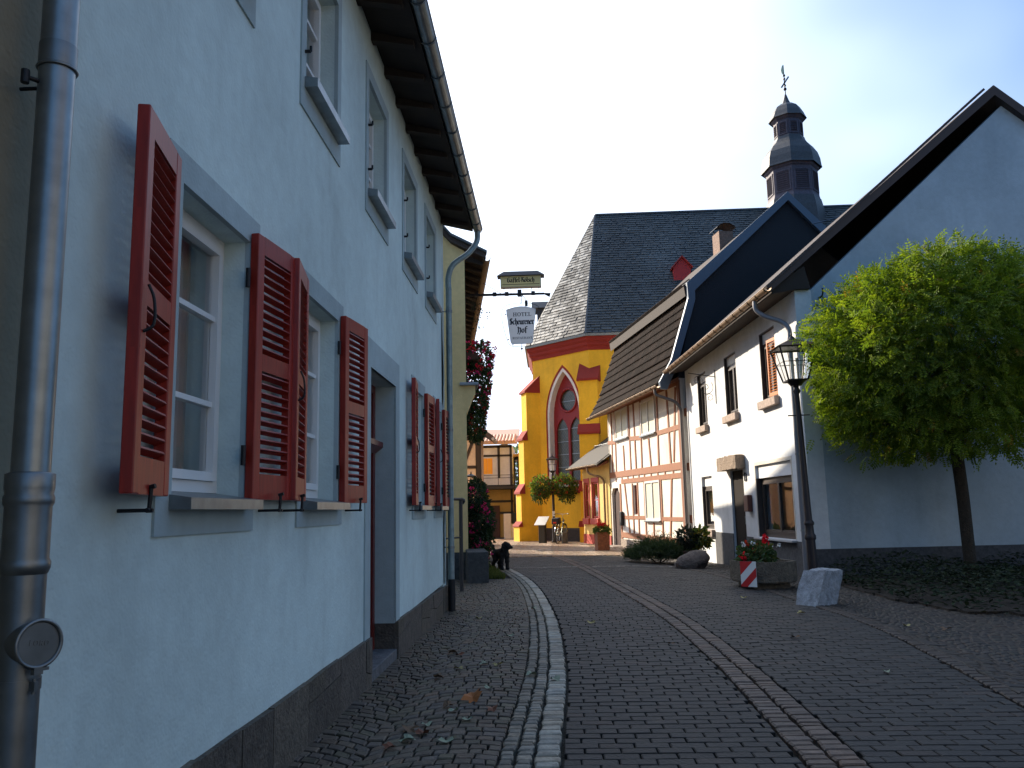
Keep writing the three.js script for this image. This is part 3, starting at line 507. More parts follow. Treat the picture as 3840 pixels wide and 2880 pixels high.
  for (let a = L + 0.2; a < 0.3; a += 0.55) add(H, 'gutter_bracket', (() => { const p = []; for (let i = 0; i <= 10; i++) { const q = Math.PI + i / 10 * Math.PI; p.push([a, 5.70 + 0.08 * Math.sin(q), 0.64 + 0.08 * Math.cos(q)]); } return tube(p, 0.009, 5); })(), mt.copper);
  const dp = add(H, 'downpipe', merge([tube([[-0.55, 5.64, 0.64], [-0.55, 5.46, 0.63], [-0.45, 5.30, 0.5], [-0.25, 5.12, 0.22], [-0.16, 4.95, 0.11], [-0.16, 4.7, 0.11]], 0.05, 12), rod([-0.16, 4.75, 0.11], [-0.16, 0, 0.11], 0.05, 0.05, 14)]), M(0, { lin: [0.20, 0.20, 0.22], metalness: 0.4, roughness: 0.5 }));
  for (const y of [0.9, 2.4, 4.2]) add(dp, 'pipe_clip', rod([-0.16, y - 0.02, 0.11], [-0.16, y + 0.02, 0.11], 0.057, 0.057, 12), mt.steel);
}
{ // rough beam over the door with worn carving, and the empty scroll bracket
  const b = thing('name_beam', 'rough weathered wooden beam fixed over the dark door of the white house', 'beam', [4.745, 2.32, -21.52], turnOf(-0.998, 0.066));
  const g = new RoundedBoxGeometry(1.72, 0.34, 0.24, 4, 0.05), p = g.attributes.position; const r = rng(4);
  const q = new THREE.BoxGeometry(1.72, 0.34, 0.24, 40, 8, 6), pp = q.attributes.position; for (let i = 0; i < pp.count; i++) { const x = pp.getX(i), y = pp.getY(i), z = pp.getZ(i); const d = 0.02 * (fbm(x * 6 + 9, y * 9 + z * 7 + 3, 64, 4, 61) - 0.5) * 2; pp.setXYZ(i, x + d * Math.sign(x), y + d * 1.3 * Math.sign(y), z + d * Math.sign(z)); } q.computeVertexNormals(); q.translate(0, 0.17, 0.12);
  add(b, 'beam', uvm(q), M(0, { lin: [0.34, 0.25, 0.18], roughness: 0.9, map: T.wood, bumpMap: T.roughBump, bumpScale: 0.02 }));
  const k = thing('scroll_bracket', 'thin wrought iron scroll bracket between two upper windows of the white house', 'bracket', [4.66, 4.35, -22.9], turnOf(-0.998, 0.066));
  const sp = (cx, cy, r0, turns, a0, dir) => { const pts = []; for (let i = 0; i <= 26; i++) { const t = i / 26; const a = a0 + dir * t * turns * 6.283, rd = r0 * (1 - 0.8 * t); pts.push([0, cy + rd * Math.sin(a), cx + rd * Math.cos(a)]); } return tube(pts, 0.008, 5, true, 60); };
  add(k, 'arm', merge([rod([0, 0.6, 0], [0, 0.72, 0.75], 0.012, 0.012, 6), rod([0, -0.15, 0.012], [0, 0.8, 0.012], 0.012, 0.012, 6)]), mt.black);
  add(k, 'scroll', merge([sp(0.28, 0.3, 0.22, 1.3, 2.4, 1), sp(0.5, 0.5, 0.15, 1.2, 3.6, -1), sp(0.18, 0.02, 0.12, 1.2, 0.5, 1)]), mt.black);
}

// ---------------------------------------------------------------- half-timbered house with mansard roof
const mTimber = M(0, { lin: [0.38, 0.135, 0.05], roughness: 0.75, map: T.wood, bumpMap: T.roughBump, bumpScale: 0.003 }), mTimberD = M(0, { lin: [0.30, 0.105, 0.045], roughness: 0.75, map: T.woodV });
{
  const H = thing('half_timbered_house', 'half-timbered house with cream panels, orange beams and brown tiled mansard roof', 'house', [4.28, -0.2, -26.8], turnOf(-0.982, 0.187));
  const Y = (y) => y + 0.2, L = -9.15, panel = plaster([0.86, 0.81, 0.73], 0.006);
  const wins = [[-7.85, -6.0, 4.2, 5.4], [-4.25, -2.55, 4.05, 5.3], [-4.12, -2.42, 0.96, 2.36]], nw = [-5.68, -5.2, 1.16, 2.28], dr = [-9.0, -7.6, -0.2, 2.25];
  add(H, 'wall', poly([[dr[1], Y(-0.5)], [0, Y(-0.5)], [0, Y(5.55)], [L, Y(5.55)], [L, Y(-0.5)], [dr[0], Y(-0.5)], [dr[0], Y(1.9)], [-8.7, Y(dr[3])], [-7.9, Y(dr[3])], [dr[1], Y(1.9)]], 0, 0.2, [...wins.map((w) => rect(w[0], w[1], Y(w[2]), Y(w[3]))), rect(nw[0], nw[1], Y(nw[2]), Y(nw[3]))]), panel);
  const beam = (x0, y0, x1, y1, w = 0.15, m = mTimber, p = 0.03) => add(H, 'timber_beam', (() => { const g = bar([x0, Y(y0), 0], [x1, Y(y1), 0], w, 0.06, [0, 0, 1]); g.translate(0, 0, p - 0.03); return g; })(), m);
  beam(0, 2.72, L, 2.80, 0.24); beam(-0.1, 2.3 + 0.12, -7.3, 2.48, 0.17, mTimber, 0.024); beam(-0.1, 0.30, -7.4, 0.36, 0.2); beam(0, 3.98, -2.5, 3.98, 0.16, mTimber, 0.024); beam(-4.3, 4.0, -5.95, 4.1, 0.16, mTimber, 0.024); beam(-7.9, 4.13, L, 4.2, 0.16, mTimber, 0.024); beam(0, 5.42, L, 5.5, 0.16);
  beam(-0.09, -0.4, -0.09, 5.5, 0.19, mTimberD, 0.034);
  for (const [a, b] of [[-1.15, -1.25], [-2.42, -2.3], [-3.3, -3.45], [-4.4, -4.3], [-5.15, -5.2], [-5.85, -5.9], [-6.75, -6.8], [-7.98, -7.95], [-8.55, -8.5]]) { const inW = wins[1][0] < a && a < wins[1][1] || wins[0][0] < a && a < wins[0][1]; beam(a, 2.86, b, inW ? 3.9 : 5.4, 0.13, mTimber, 0.026); }
  for (const a of [-0.95, -1.8, -2.6, -3.35, -4.15, -4.85, -5.6, -6.35, -7.2, -8.1]) beam(a, 2.5, a, 2.64, 0.11, mTimber, 0.022);
  for (const [a, b, y0, y1] of [[-1.55, -1.15, 0.38, 2.35], [-2.3, -2.3, 0.38, 2.35], [-3.3, -3.3, 0.38, 0.92], [-4.22, -4.22, 0.38, 2.35], [-5.1, -5.1, 0.38, 2.35], [-5.78, -5.78, 0.38, 2.35], [-6.35, -6.85, 0.38, 2.4], [-7.5, -7.5, 0.0, 2.4]]) beam(a, y0, b, y1, a === -7.5 ? 0.2 : 0.13, mTimber, 0.026);
  beam(-0.15, 1.02, -2.25, 1.02, 0.13, mTimber, 0.022); beam(-4.25, 1.05, -7.4, 1.05, 0.13, mTimber, 0.021);
  beam(-0.85, 2.88, -0.35, 5.3, 0.13, mTimber, 0.02);
  add(H, 'plinth', merge([bx(dr[1] + 0.02, -0.02, Y(-0.5), Y(0.19), -0.1, 0.05)]), M(0, { lin: [0.42, 0.33, 0.26], map: T.stone, bumpMap: T.roughBump, bumpScale: 0.012 }));
  // closed cream shutters behind frames
  const cream = M(0, { lin: [0.56, 0.55, 0.42], roughness: 0.6 });
  wins.forEach(([a, b, y0, y1]) => {
    const w = add(H, 'window', poly(rect(a, b, Y(y0), Y(y1)), 0.045, 0.12, [rect(a + 0.07, (a + b) / 2 - 0.035, Y(y0) + 0.07, Y(y1) - 0.07), rect((a + b) / 2 + 0.035, b - 0.07, Y(y0) + 0.07, Y(y1) - 0.07)]), M(0, { lin: [0.66, 0.66, 0.64], roughness: 0.5 }));
    for (const [p, q] of [[a + 0.07, (a + b) / 2 - 0.035], [(a + b) / 2 + 0.035, b - 0.07]]) add(w, 'shutter_panel', bx(p, q, Y(y0) + 0.07, Y(y1) - 0.07, -0.03, 0.012), cream);
    add(w, 'sill', bx(a - 0.04, b + 0.04, Y(y0) - 0.06, Y(y0) - 0.002, -0.05, 0.11, 0.008), mt.zinc);
  });
  add(H, 'window', poly(rect(nw[0], nw[1], Y(nw[2]), Y(nw[3])), -0.06, 0.05, [rect(nw[0] + 0.05, nw[1] - 0.05, Y(nw[2]) + 0.05, Y(nw[3]) - 0.05)]), M(0, { lin: [0.16, 0.03, 0.02] }));
  add(H, 'window_pane', bx(nw[0] + 0.05, nw[1] - 0.05, Y(nw[2]) + 0.05, Y(nw[3]) - 0.05, -0.095, -0.09), GLASS);
  const door = add(H, 'door', bx(dr[0], dr[1], Y(-0.12), Y(dr[3]), -0.19, -0.13), M(0, { lin: [0.045, 0.013, 0.008], roughness: 0.8, map: T.woodV }));
  for (let k = 0; k < 6; k++) add(door, 'plank', bx(lerp(dr[0], dr[1], k / 6) + 0.012, lerp(dr[0], dr[1], (k + 1) / 6) - 0.012, Y(-0.1), Y(dr[3]) - 0.02, -0.13, -0.112), M(0, { lin: [0.042 + 0.006 * (k % 3), 0.012, 0.008], roughness: 0.8, map: T.woodV }));
  add(door, 'handle', rod([dr[1] - 0.14, Y(0.95), -0.08], [dr[1] - 0.14, Y(1.12), -0.08], 0.02), mt.black);
  add(H, 'door_step', bx(dr[0], dr[1] + 0.25, Y(-0.5), Y(-0.1), -0.19, 0.45, 0.02), M(0, { lin: [0.4, 0.32, 0.26], map: T.stone }));
  add(H, 'letter_box', bx(-7.35, -7.12, Y(0.72), Y(1.28), 0.02, 0.14, 0.02), mt.black);
  // dark slate-hung gable, its capping, mansard roof
  const prof = [[0, -0.5], [0, 5.5], [-0.0, 5.6], [-0.72, 8.5], [-4.17, 11.72], [-7.62, 8.5], [-8.34, 5.6], [-8.34, -0.5]].map(([z, y]) => [z, Y(y)]);
  add(H, 'gable_wall', run(prof, -0.25, -0.002), M(0, { lin: [0.016, 0.017, 0.021], roughness: 0.85, bumpMap: T.roughBump, bumpScale: 0.01 }));
  add(H, 'gable_wall', run(prof, L, L + 0.25), panel);
  add(H, 'rear_wall', bx(L + 0.25, -0.25, Y(-0.5), Y(5.6), -8.34, -8.1), panel);
  const mTile = [0, 1, 2].map((i) => new THREE.MeshPhysicalMaterial({ color: new THREE.Color().setRGB(0.050 - 0.008 * i, 0.035 - 0.005 * i, 0.028 - 0.004 * i), roughness: 0.9, specularIntensity: 0.2, bumpMap: T.roughBump, bumpScale: 0.004 }));
  const foot = [0.66, Y(5.32)], kick = [0.22, Y(6.1)], brk = [-0.70, Y(8.62)];
  add(H, 'roof', run([[0.60, Y(5.30)], foot, kick, brk, [-4.17, Y(11.86)], [-7.64, Y(8.62)], [-8.9, Y(5.3)], [-8.8, Y(5.25)], [-7.6, Y(8.5)], [-4.17, Y(11.72)], [-0.74, Y(8.5)], [0.15, Y(6.05)]], L - 0.35, 0.02), M(0, { lin: [0.05, 0.036, 0.03], roughness: 0.9 }));
  // profiled tiles on the lower slope
  const tileG = (() => { const w = 0.335, h = 0.39, S = new Soup(), N = 12, f = (t) => 0.046 * Math.pow(Math.abs(Math.sin(t * Math.PI * 2)), 1.2) + 0.004, c = [1, 1, 1]; for (let i = 0; i < N; i++) { const a = i / N, b = (i + 1) / N, za = f(a), zb = f(b); S.quad([a * w, 0, za + 0.05], [b * w, 0, zb + 0.05], [b * w, h, zb], [a * w, h, za], c); S.quad([a * w, 0, 0], [b * w, 0, 0], [b * w, 0, zb + 0.05], [a * w, 0, za + 0.05], c); } const g = S.geo(); g.deleteAttribute('color'); return g; })();
  const rt = rng(71);
  for (let row = 0; row < 10; row++) for (let k = 0; k < 29; k++) {
    const d = 0.02 + row * 0.352; const seg0 = Math.hypot(foot[0] - kick[0], kick[1] - foot[1]); let p, q, s;
    if (d < seg0) { p = foot; q = kick; s = d / seg0; } else { p = kick; q = brk; s = (d - seg0) / Math.hypot(kick[0] - brk[0], brk[1] - kick[1]); }
    const z = lerp(p[0], q[0], s), y = lerp(p[1], q[1], s), ang = Math.atan2(p[0] - q[0], q[1] - p[1]);
    const m = add(H, 'roof_tile', tileG, mTile[Math.floor(rt() * 3)]); m.position.set(L - 0.33 + k * 0.3245, y, z + 0.01 + (rt() - 0.5) * 0.006); m.rotation.x = -ang + (rt() - 0.5) * 0.012;
  }
  add(H, 'mansard_fascia', run([[-0.38, Y(8.3)], [-0.34, Y(8.62)], [-0.72, Y(8.98)], [-0.98, Y(8.74)], [-0.72, Y(8.5)]], L - 0.4, -0.0), M(0, { lin: [0.035, 0.024, 0.02], roughness: 0.85 }));
  for (let k = 0; k < 29; k++) { const m = add(H, 'eave_tile', tileG, mTile[k % 3]); m.position.set(L - 0.33 + k * 0.3245, Y(8.63), -0.33); m.rotation.x = -0.82; }
  const vb = M(0, { lin: [0.085, 0.115, 0.155], roughness: 0.5, metalness: 0.2 });
  add(H, 'verge_board', run([[0.66, Y(5.18)], [0.70, Y(5.40)], [0.26, Y(6.14)], [-0.42, Y(8.2)], [-0.40, Y(8.72)], [-4.17, Y(12.0)], [-7.7, Y(8.7)], [-8.95, Y(5.3)], [-8.6, Y(5.2)], [-7.35, Y(8.5)], [-4.17, Y(11.7)], [-0.66, Y(8.46)], [-0.66, Y(8.16)], [0.04, Y(6.04)], [0.45, Y(5.16)]], 0.022, 0.16), vb);
  add(H, 'gutter', gutterGeo(L - 0.5, 0.1, Y(5.30), 0.74, 0.085), mt.copper);
  for (let a = L - 0.3; a < 0; a += 0.6) add(H, 'gutter_bracket', (() => { const p = []; for (let i = 0; i <= 10; i++) { const q = Math.PI + i / 10 * Math.PI; p.push([a, Y(5.30) + 0.09 * Math.sin(q), 0.74 + 0.09 * Math.cos(q)]); } return tube(p, 0.009, 5); })(), mt.copper);
  add(H, 'soffit', run([[0.6, Y(5.27)], [0.6, Y(5.3)], [0, Y(5.6)], [0, Y(5.45)]], L - 0.3, 0.0), mTimberD);
  add(H, 'downpipe', merge([tube([[-0.25, Y(5.22), 0.74], [-0.22, Y(5.05), 0.72], [0.0, Y(4.9), 0.5], [0.22, Y(4.72), 0.22], [0.28, Y(4.5), 0.1], [0.28, Y(4.3), 0.08]], 0.05, 10), rod([0.28, Y(4.35), 0.08], [0.28, Y(-0.2), 0.08], 0.05, 0.05, 12)]), M(0, { lin: [0.16, 0.14, 0.13], metalness: 0.5, roughness: 0.5 }));
  // side posts seen in the slot beside the white house
  for (const [y0, y1] of [[4.3, 4.55], [2.55, 2.8], [0.9, 1.15]]) add(H, 'timber_beam', bx(0.0, 0.3, Y(y0), Y(y1), -0.3, -0.12), mTimberD);
  // chimney on the far slope of the roof
  const ch = add(H, 'chimney', bx(-5.9, -5.2, Y(10.9), Y(12.45), -4.5, -3.9), M(0, { lin: [0.34, 0.20, 0.14], map: T.stone, bumpMap: T.roughBump, bumpScale: 0.01 }));
  add(ch, 'chimney_hat', (() => { const g = new THREE.CylinderGeometry(0.5, 0.5, 0.85, 16, 1, true, Math.PI - 0.95, 1.9); g.rotateZ(Math.PI / 2); g.rotateX(Math.PI / 2); g.translate(-5.55, Y(12.28), -4.2); return merge([uvm(g), ...[[-5.85, -4.45], [-5.25, -4.45], [-5.85, -3.95], [-5.25, -3.95]].map(([x, z]) => rod([x, Y(12.45), z], [x, Y(12.68), z], 0.015))]); })(), M(0, { lin: [0.03, 0.025, 0.025], metalness: 0.4, roughness: 0.6, side: THREE.DoubleSide }));
}
// ---------------------------------------------------------------- small yellow annex between the half-timbered house and the church
const mChurchY = plaster([0.93, 0.53, 0.03], 0.004), mRed = plaster([0.30, 0.028, 0.018], 0.003);
{
  const H = thing('yellow_annex', 'small yellow annex with two red-framed windows and low slate roof', 'building', [2.55, -0.2, -35.7], turnOf(-0.959, 0.285));
  const Y = (y) => y + 0.2, L = -3.55, W = plaster([0.82, 0.58, 0.20], 0.005), R = M(0, { lin: [0.42, 0.05, 0.03], roughness: 0.6 });
  const ws = [[-3.3, -2.7], [-2.25, -1.45]];
  add(H, 'wall', poly(rect(L, 0, Y(-0.4), Y(3.4)), 0, 0.3, ws.map(([a, b]) => rect(a, b, Y(1.0), Y(2.6)))), W);
  add(H, 'end_wall', bx(L, L + 0.3, Y(-0.4), Y(3.4), -3, -0.301), W); add(H, 'inner_wall', bx(L + 0.3, 0, Y(-0.4), Y(3.6), -3.0, -2.85), W);
  add(H, 'plinth', bx(L - 0.02, 0, Y(-0.4), Y(0.28), -2.9, 0.03), R);
  ws.forEach(([a, b]) => {
    add(H, 'window_surround', poly([[a - 0.1, Y(1.0)], [a, Y(1.0)], [a, Y(2.6)], [b, Y(2.6)], [b, Y(1.0)], [b + 0.1, Y(1.0)], [b + 0.1, Y(2.8)], [a - 0.1, Y(2.8)]], 0.03, 0.06), R);
    windowUnit(H, a, b, Y(1.0), Y(2.6), 0.04, { frame: R, rails: [0.5], fw: 0.04 }); add(H, 'window_sill', bx(a - 0.12, b + 0.12, Y(0.72), Y(0.995), -0.05, 0.12, 0.015), R);
  });
  add(H, 'roof', run([[0.55, Y(3.22)], [0.55, Y(3.34)], [-3.2, Y(6.0)], [-3.2, Y(5.8)]], L - 0.5, 0.0), M(0, { lin: [0.05, 0.045, 0.04] }));
  const S = [0, 1, 2].map((i) => M(0, { lin: [0.06 - 0.015 * i, 0.052 - 0.012 * i, 0.038 - 0.01 * i], roughness: 0.8, bumpMap: T.roughBump, bumpScale: 0.006 })), sg = at(bx(-0.16, 0.16, 0, 0.02, -0.2, 0.2), 0, 0, 0), rs = rng(9);
  for (let row = 0; row < 13; row++) for (let k = 0; k < 13; k++) { const t = row / 13, m = add(H, 'roof_slate', sg, S[Math.floor(rs() * 3)]); m.position.set(L - 0.35 + k * 0.32 + (row % 2) * 0.16, lerp(Y(3.37), Y(5.95), t), lerp(0.42, -3.1, t)); m.rotation.x = 0.617; }
  add(H, 'gutter', gutterGeo(L - 0.5, 0.05, Y(3.28), 0.6, 0.07), mt.copper);
  add(H, 'soffit', run([[0.5, Y(3.18)], [0.5, Y(3.22)], [0, Y(3.5)], [0, Y(3.36)]], L - 0.4, 0.0), mTimberD);
  add(H, 'snow_guard', merge([rod([L - 0.2, Y(4.35), -0.7], [-0.1, Y(4.35), -0.7], 0.012), ...[0, 1, 2, 3].map((k) => rod([L - 0.1 + k, Y(4.05), -0.66], [L - 0.1 + k, Y(4.36), -0.7], 0.012))]), mt.steel);
  add(H, 'downpipe', merge([tube([[-1.1, Y(3.2), 0.6], [-1.08, Y(3.0), 0.58], [-0.85, Y(2.86), 0.4], [-0.55, Y(2.75), 0.16], [-0.48, Y(2.55), 0.08], [-0.48, Y(2.4), 0.08]], 0.045, 10), rod([-0.48, Y(2.42), 0.08], [-0.48, Y(-0.1), 0.08], 0.045, 0.045, 12)]), mt.copper);
}

// ---------------------------------------------------------------- house added beyond the right edge, unseen: bounces sunlight onto the left wall
{
  const H = thing('added_opposite_house', 'unseen grey house added across the street to bounce sunlight', 'house', [6.8, 0, -3.4], turnOf(-0.996, 0.09));
  const W = plaster([0.50, 0.50, 0.48], 0.005), X1 = 17, wn = [[1.2, 2.2], [4.2, 5.2], [9.6, 10.6], [13, 14]];
  add(H, 'wall', poly(rect(0, X1, -0.2, 5.6), 0, 0.35, [...wn.map(([a, b]) => rect(a, b, 1.1, 2.5)), ...wn.map(([a, b]) => rect(a, b, 3.7, 5.0)), rect(6.8, 7.9, -0.19, 2.3)]), W);
  for (const [a, b] of wn) { windowUnit(H, a, b, 1.1, 2.5, 0.14, {}); windowUnit(H, a, b, 3.7, 5.0, 0.14, {}); }
  add(H, 'door', bx(6.8, 7.9, -0.19, 2.3, -0.3, -0.2), mDoorRed);
  const gp = [[-0.351, -0.2], [-0.351, 5.6], [-4.3, 9.2], [-8.6, 5.6], [-8.6, -0.2]];
  add(H, 'gable_wall', run(gp, 0, 0.3), W); add(H, 'gable_wall', run(gp, X1 - 0.3, X1), W); add(H, 'rear_wall', bx(0.3, X1 - 0.3, -0.2, 5.6, -8.6, -8.3), W);
  add(H, 'roof', run([[0.4, 5.5], [0.4, 5.62], [-4.3, 9.6], [-9, 5.62], [-9, 5.5], [-4.3, 9.4]], -0.2, X1 + 0.2), M(0, { lin: [0.09, 0.05, 0.04] }));
}
// ---------------------------------------------------------------- church
{
  const C = thing('church', 'yellow church with red trim, pointed window, steep slate roof and ridge turret', 'church', [2.11, -0.2, -40.7]);
  const Y = (y) => y + 0.2, EAVE = 9.9;
  const P = [[16.6, 0], [0, 0], [-2.85, -2.8], [-2.85, -8.2], [0, -11], [16.6, -11]];          // plan: south wall, apse, north wall (x, z)
  const wallSeg = (a, b, holes, name = 'wall', mat = mChurchY, y0 = -0.4, y1 = EAVE, push = 0, th = 0.7) => {
    const L = Math.hypot(b[0] - a[0], b[1] - a[1]), g = poly(rect(0, L, Y(y0), Y(y1)), push, th, holes);
    const dx = (b[0] - a[0]) / L, dz = (b[1] - a[1]) / L; g.rotateY(Math.atan2(-dz, dx)); g.translate(a[0], 0, a[1]); return g;
  };
  // pointed arch outline: centre x, half width, sill, spring, apex
  const arch = (cx, w, y0, ys, ya) => { const h = ya - ys, R = (w * w + h * h) / (2 * w), pts = [[cx - w, Y(y0)], [cx + w, Y(y0)]]; const a1 = Math.asin(Math.min(1, h / R)); for (let i = 0; i <= 9; i++) { const a = a1 * i / 9; pts.push([cx + w - R + R * Math.cos(a), Y(ys + R * Math.sin(a))]); } for (let i = 8; i >= 0; i--) { const a = a1 * i / 9; pts.push([cx - w + R - R * Math.cos(a), Y(ys + R * Math.sin(a))]); } return pts; };
  // face with the window runs from P[2] (left) to P[1] (right)
  const A = P[2], B = P[1], FL = Math.hypot(B[0] - A[0], B[1] - A[1]), wc = FL - 1.82;
  const place = (g) => { g.rotateY(Math.atan2(-(B[1] - A[1]), B[0] - A[0])); g.translate(A[0], 0, A[1]); return g; };
  const outer = arch(wc, 1.18, 2.55, 6.2, 8.62), inner = arch(wc, 1.05, 2.65, 6.1, 8.42);
  add(C, 'wall', wallSeg(P[2], P[1], [outer]), mChurchY); add(C, 'wall', wallSeg(P[1], P[0], []), mChurchY);
  add(C, 'wall', wallSeg(P[3], P[2], []), mChurchY); add(C, 'wall', wallSeg(P[4], P[3], []), mChurchY); add(C, 'wall', wallSeg(P[5], P[4], []), mChurchY); add(C, 'gable_wall', run([[0, -0.4], [0, EAVE], [-5.5, 18.0], [-11, EAVE], [-11, -0.4]].map(([z, y]) => [z, Y(y)]), 16.3, 16.7), mChurchY);
  add(C, 'window_reveal', place(poly(outer, -0.02, 0.5, [inner])), plaster([0.78, 0.77, 0.75], 0.002));
  add(C, 'window_outline', place(poly(arch(wc, 1.26, 2.48, 6.2, 8.76), 0.012, 0.03, [arch(wc, 1.178, 2.552, 6.2, 8.616)])), mRed);
  const mF = M(0, { lin: [0.22, 0.010, 0.014], roughness: 0.6 });
  // tracery: two lancets and a ring
  const ring = (cx, cy, r, n = 20) => Array.from({ length: n }, (_, i) => [cx + r * Math.cos(i / n * 6.2832), Y(cy + r * Math.sin(i / n * 6.2832))]);
  const l1 = arch(wc - 0.48, 0.41, 2.85, 5.3, 6.05), l2 = arch(wc + 0.48, 0.41, 2.85, 5.3, 6.05);
  const win = add(C, 'tracery_window', place(poly(inner, -0.36, 0.14, [l1, l2, ring(wc, 6.95, 0.56)])), mF);
  add(win, 'tracery_ring', place(at(uvm(new THREE.TorusGeometry(0.59, 0.06, 6, 24)), wc, Y(6.95), -0.34)), mF);
  const lead = tex(256, (x, y) => { const u = Math.abs(((x + y) * 8) % 1 - 0.5), v = Math.abs(((x - y + 8) * 8) % 1 - 0.5); const l = u < 0.07 || v < 0.07; return l ? 0.55 : 0.62 + 0.3 * fbm(x * 12, y * 12, 12, 3, 77); }, true, 1.4);
  const mLead = M(0, { lin: [0.13, 0.14, 0.12], roughness: 0.28, metalness: 0.1, map: lead });
  for (const cx of [wc - 0.48, wc + 0.48]) { const ys = [2.85, 3.55, 4.2, 4.85, 5.5]; for (let k = 0; k < 4; k++) { add(win, 'pane', place(bx(cx - 0.42, cx + 0.42, Y(ys[k] + 0.016), Y(ys[k + 1] - 0.016), -0.46, -0.45)), mLead); add(win, 'saddle_bar', place(bx(cx - 0.41, cx + 0.41, Y(ys[k + 1] - 0.014), Y(ys[k + 1] + 0.014), -0.455, -0.42)), mt.zinc); } add(win, 'pane', place(poly(arch(cx, 0.405, 5.516, 5.52, 6.03), -0.45, 0.01)), mLead); }
  add(win, 'pane', place(poly(ring(wc, 6.95, 0.56), -0.45, 0.01)), mLead); add(win, 'saddle_bar', place(bx(wc - 0.55, wc + 0.55, Y(6.9), Y(6.925), -0.455, -0.42)), mt.zinc);
  // plinth, string course and cornice that follow the walls
  const sweep = (pts2, prof) => { const S = new Soup(); const n = pts2.length, nor = (i, j) => { const dx = pts2[j][0] - pts2[i][0], dz = pts2[j][1] - pts2[i][1], L = Math.hypot(dx, dz); return [dz / L * -1, dx / L]; };
    const rings = pts2.map((p, i) => { const na = i > 0 ? nor(i, i - 1) : nor(1, 0), nb = i < n - 1 ? nor(i + 1, i) : na; let mx = na[0] + nb[0], mz = na[1] + nb[1]; const k = 2 / (mx * mx + mz * mz); mx *= k; mz *= k; return prof.map(([o, y]) => [p[0] + mx * o, Y(y), p[1] + mz * o]); });
    for (let i = 0; i + 1 < n; i++) for (let j = 0; j < prof.length; j++) { const k = (j + 1) % prof.length; S.quad(rings[i][j], rings[i][k], rings[i + 1][k], rings[i + 1][j], [1, 1, 1]); } const g = S.geo(); g.deleteAttribute('color'); return g; };
  const path = [P[0], P[1], P[2], P[3], P[4]];
  add(C, 'plinth', sweep(path, [[-0.1, -0.4], [0.06, -0.4], [0.06, 0.42], [0.0, 0.50], [-0.1, 0.50]]), M(0, { lin: [0.055, 0.042, 0.04], map: T.stone }));
  add(C, 'string_course', sweep(path, [[-0.1, 2.2], [0.1, 2.2], [0.16, 2.3], [0.04, 2.48], [-0.1, 2.48]]), mRed);
  add(C, 'cornice', sweep(path, [[-0.1, 9.25], [0.05, 9.25], [0.08, 9.4], [0.16, 9.5], [0.17, 9.62], [0.26, 9.74], [0.30, 9.95], [-0.1, 9.95]]), mRed);
  add(C, 'gutter', sweep(path, [[0.30, 9.9], [0.38, 9.9], [0.40, 10.02], [0.30, 10.03]]), M(0, { lin: [0.22, 0.24, 0.24], metalness: 0.4, roughness: 0.5 }));
  // buttresses at the apse corners
  const butt = (p, nx, nz, w, top, ds) => {
    const L = Math.hypot(nx, nz), ang = Math.atan2(nx / L, nz / L), put = (g) => { g.rotateY(ang); g.translate(p[0], 0, p[1]); return g; };
    const st = [[0.62, 2.35, ds[0]], [2.35, 5.1, ds[1]], [5.1, top, ds[2]]];
    const b = add(C, 'buttress', put(merge([bx(-w / 2 - 0.06, w / 2 + 0.06, Y(-0.4), Y(0.62), -0.5, ds[0] + 0.15), ...st.map(([y0, y1, d]) => bx(-w / 2, w / 2, Y(y0), Y(y1), -0.5, d))])), mChurchY);
    st.forEach(([, y1, d], i) => { const nd = i < 2 ? st[i + 1][2] : -0.35, rise = i < 2 ? 0.42 : 0.95; add(b, 'weathering', put(run([[d + 0.09, Y(y1 - 0.1)], [d + 0.09, Y(y1 + 0.0)], [nd, Y(y1 + rise)], [nd - 0.02, Y(y1 - 0.1)]], -w / 2 - 0.07, w / 2 + 0.07)), mRed); });
    add(b, 'weathering', put(run([[ds[0] + 0.2, Y(0.58)], [ds[0] + 0.2, Y(0.64)], [ds[0], Y(0.86)], [ds[0] - 0.05, Y(0.58)]], -w / 2 - 0.1, w / 2 + 0.1)), mRed);
  };
  butt(P[1], -0.25, 0.97, 0.95, 7.75, [0.8, 0.62, 0.45]); butt(P[2], -0.93, 0.36, 0.8, 7.6, [0.95, 0.75, 0.55]); butt(P[3], -0.93, -0.36, 0.8, 7.6, [0.95, 0.75, 0.55]);
  // roof
  const o = 0.36, E = [[16.9, EAVE + 0.12, o], [-0.14, EAVE + 0.12, o], [-2.85 - o, EAVE + 0.12, -2.8 + 0.14], [-2.85 - o, EAVE + 0.12, -8.2 - 0.14], [-0.14, EAVE + 0.12, -11 - o], [16.9, EAVE + 0.12, -11 - o]].map(([x, y, z]) => [x, Y(y), z]);
  const RL = [0.95, Y(18.25), -5.5], RR = [16.9, Y(18.25), -5.5];
  const faces = [[E[1], E[0], RR, RL], [E[2], E[1], RL], [E[3], E[2], RL], [E[4], E[3], RL], [E[5], E[4], RL, RR]];
  const S0 = new Soup(); faces.forEach((f) => { for (let i = 1; i + 1 < f.length; i++) S0.tri(f[0], f[i], f[i + 1], [1, 1, 1]); }); { const g = S0.geo(); g.deleteAttribute('color'); const m = M(0, { lin: [0.03, 0.033, 0.04], roughness: 0.7 }); m.side = THREE.DoubleSide; add(C, 'roof', g, m); }
  // slates: overlapping thin pieces on the two faces in view
  const mSlate = M(0xffffff, { vertexColors: true, roughness: 0.55, bumpMap: T.roughBump, bumpScale: 0.004 });
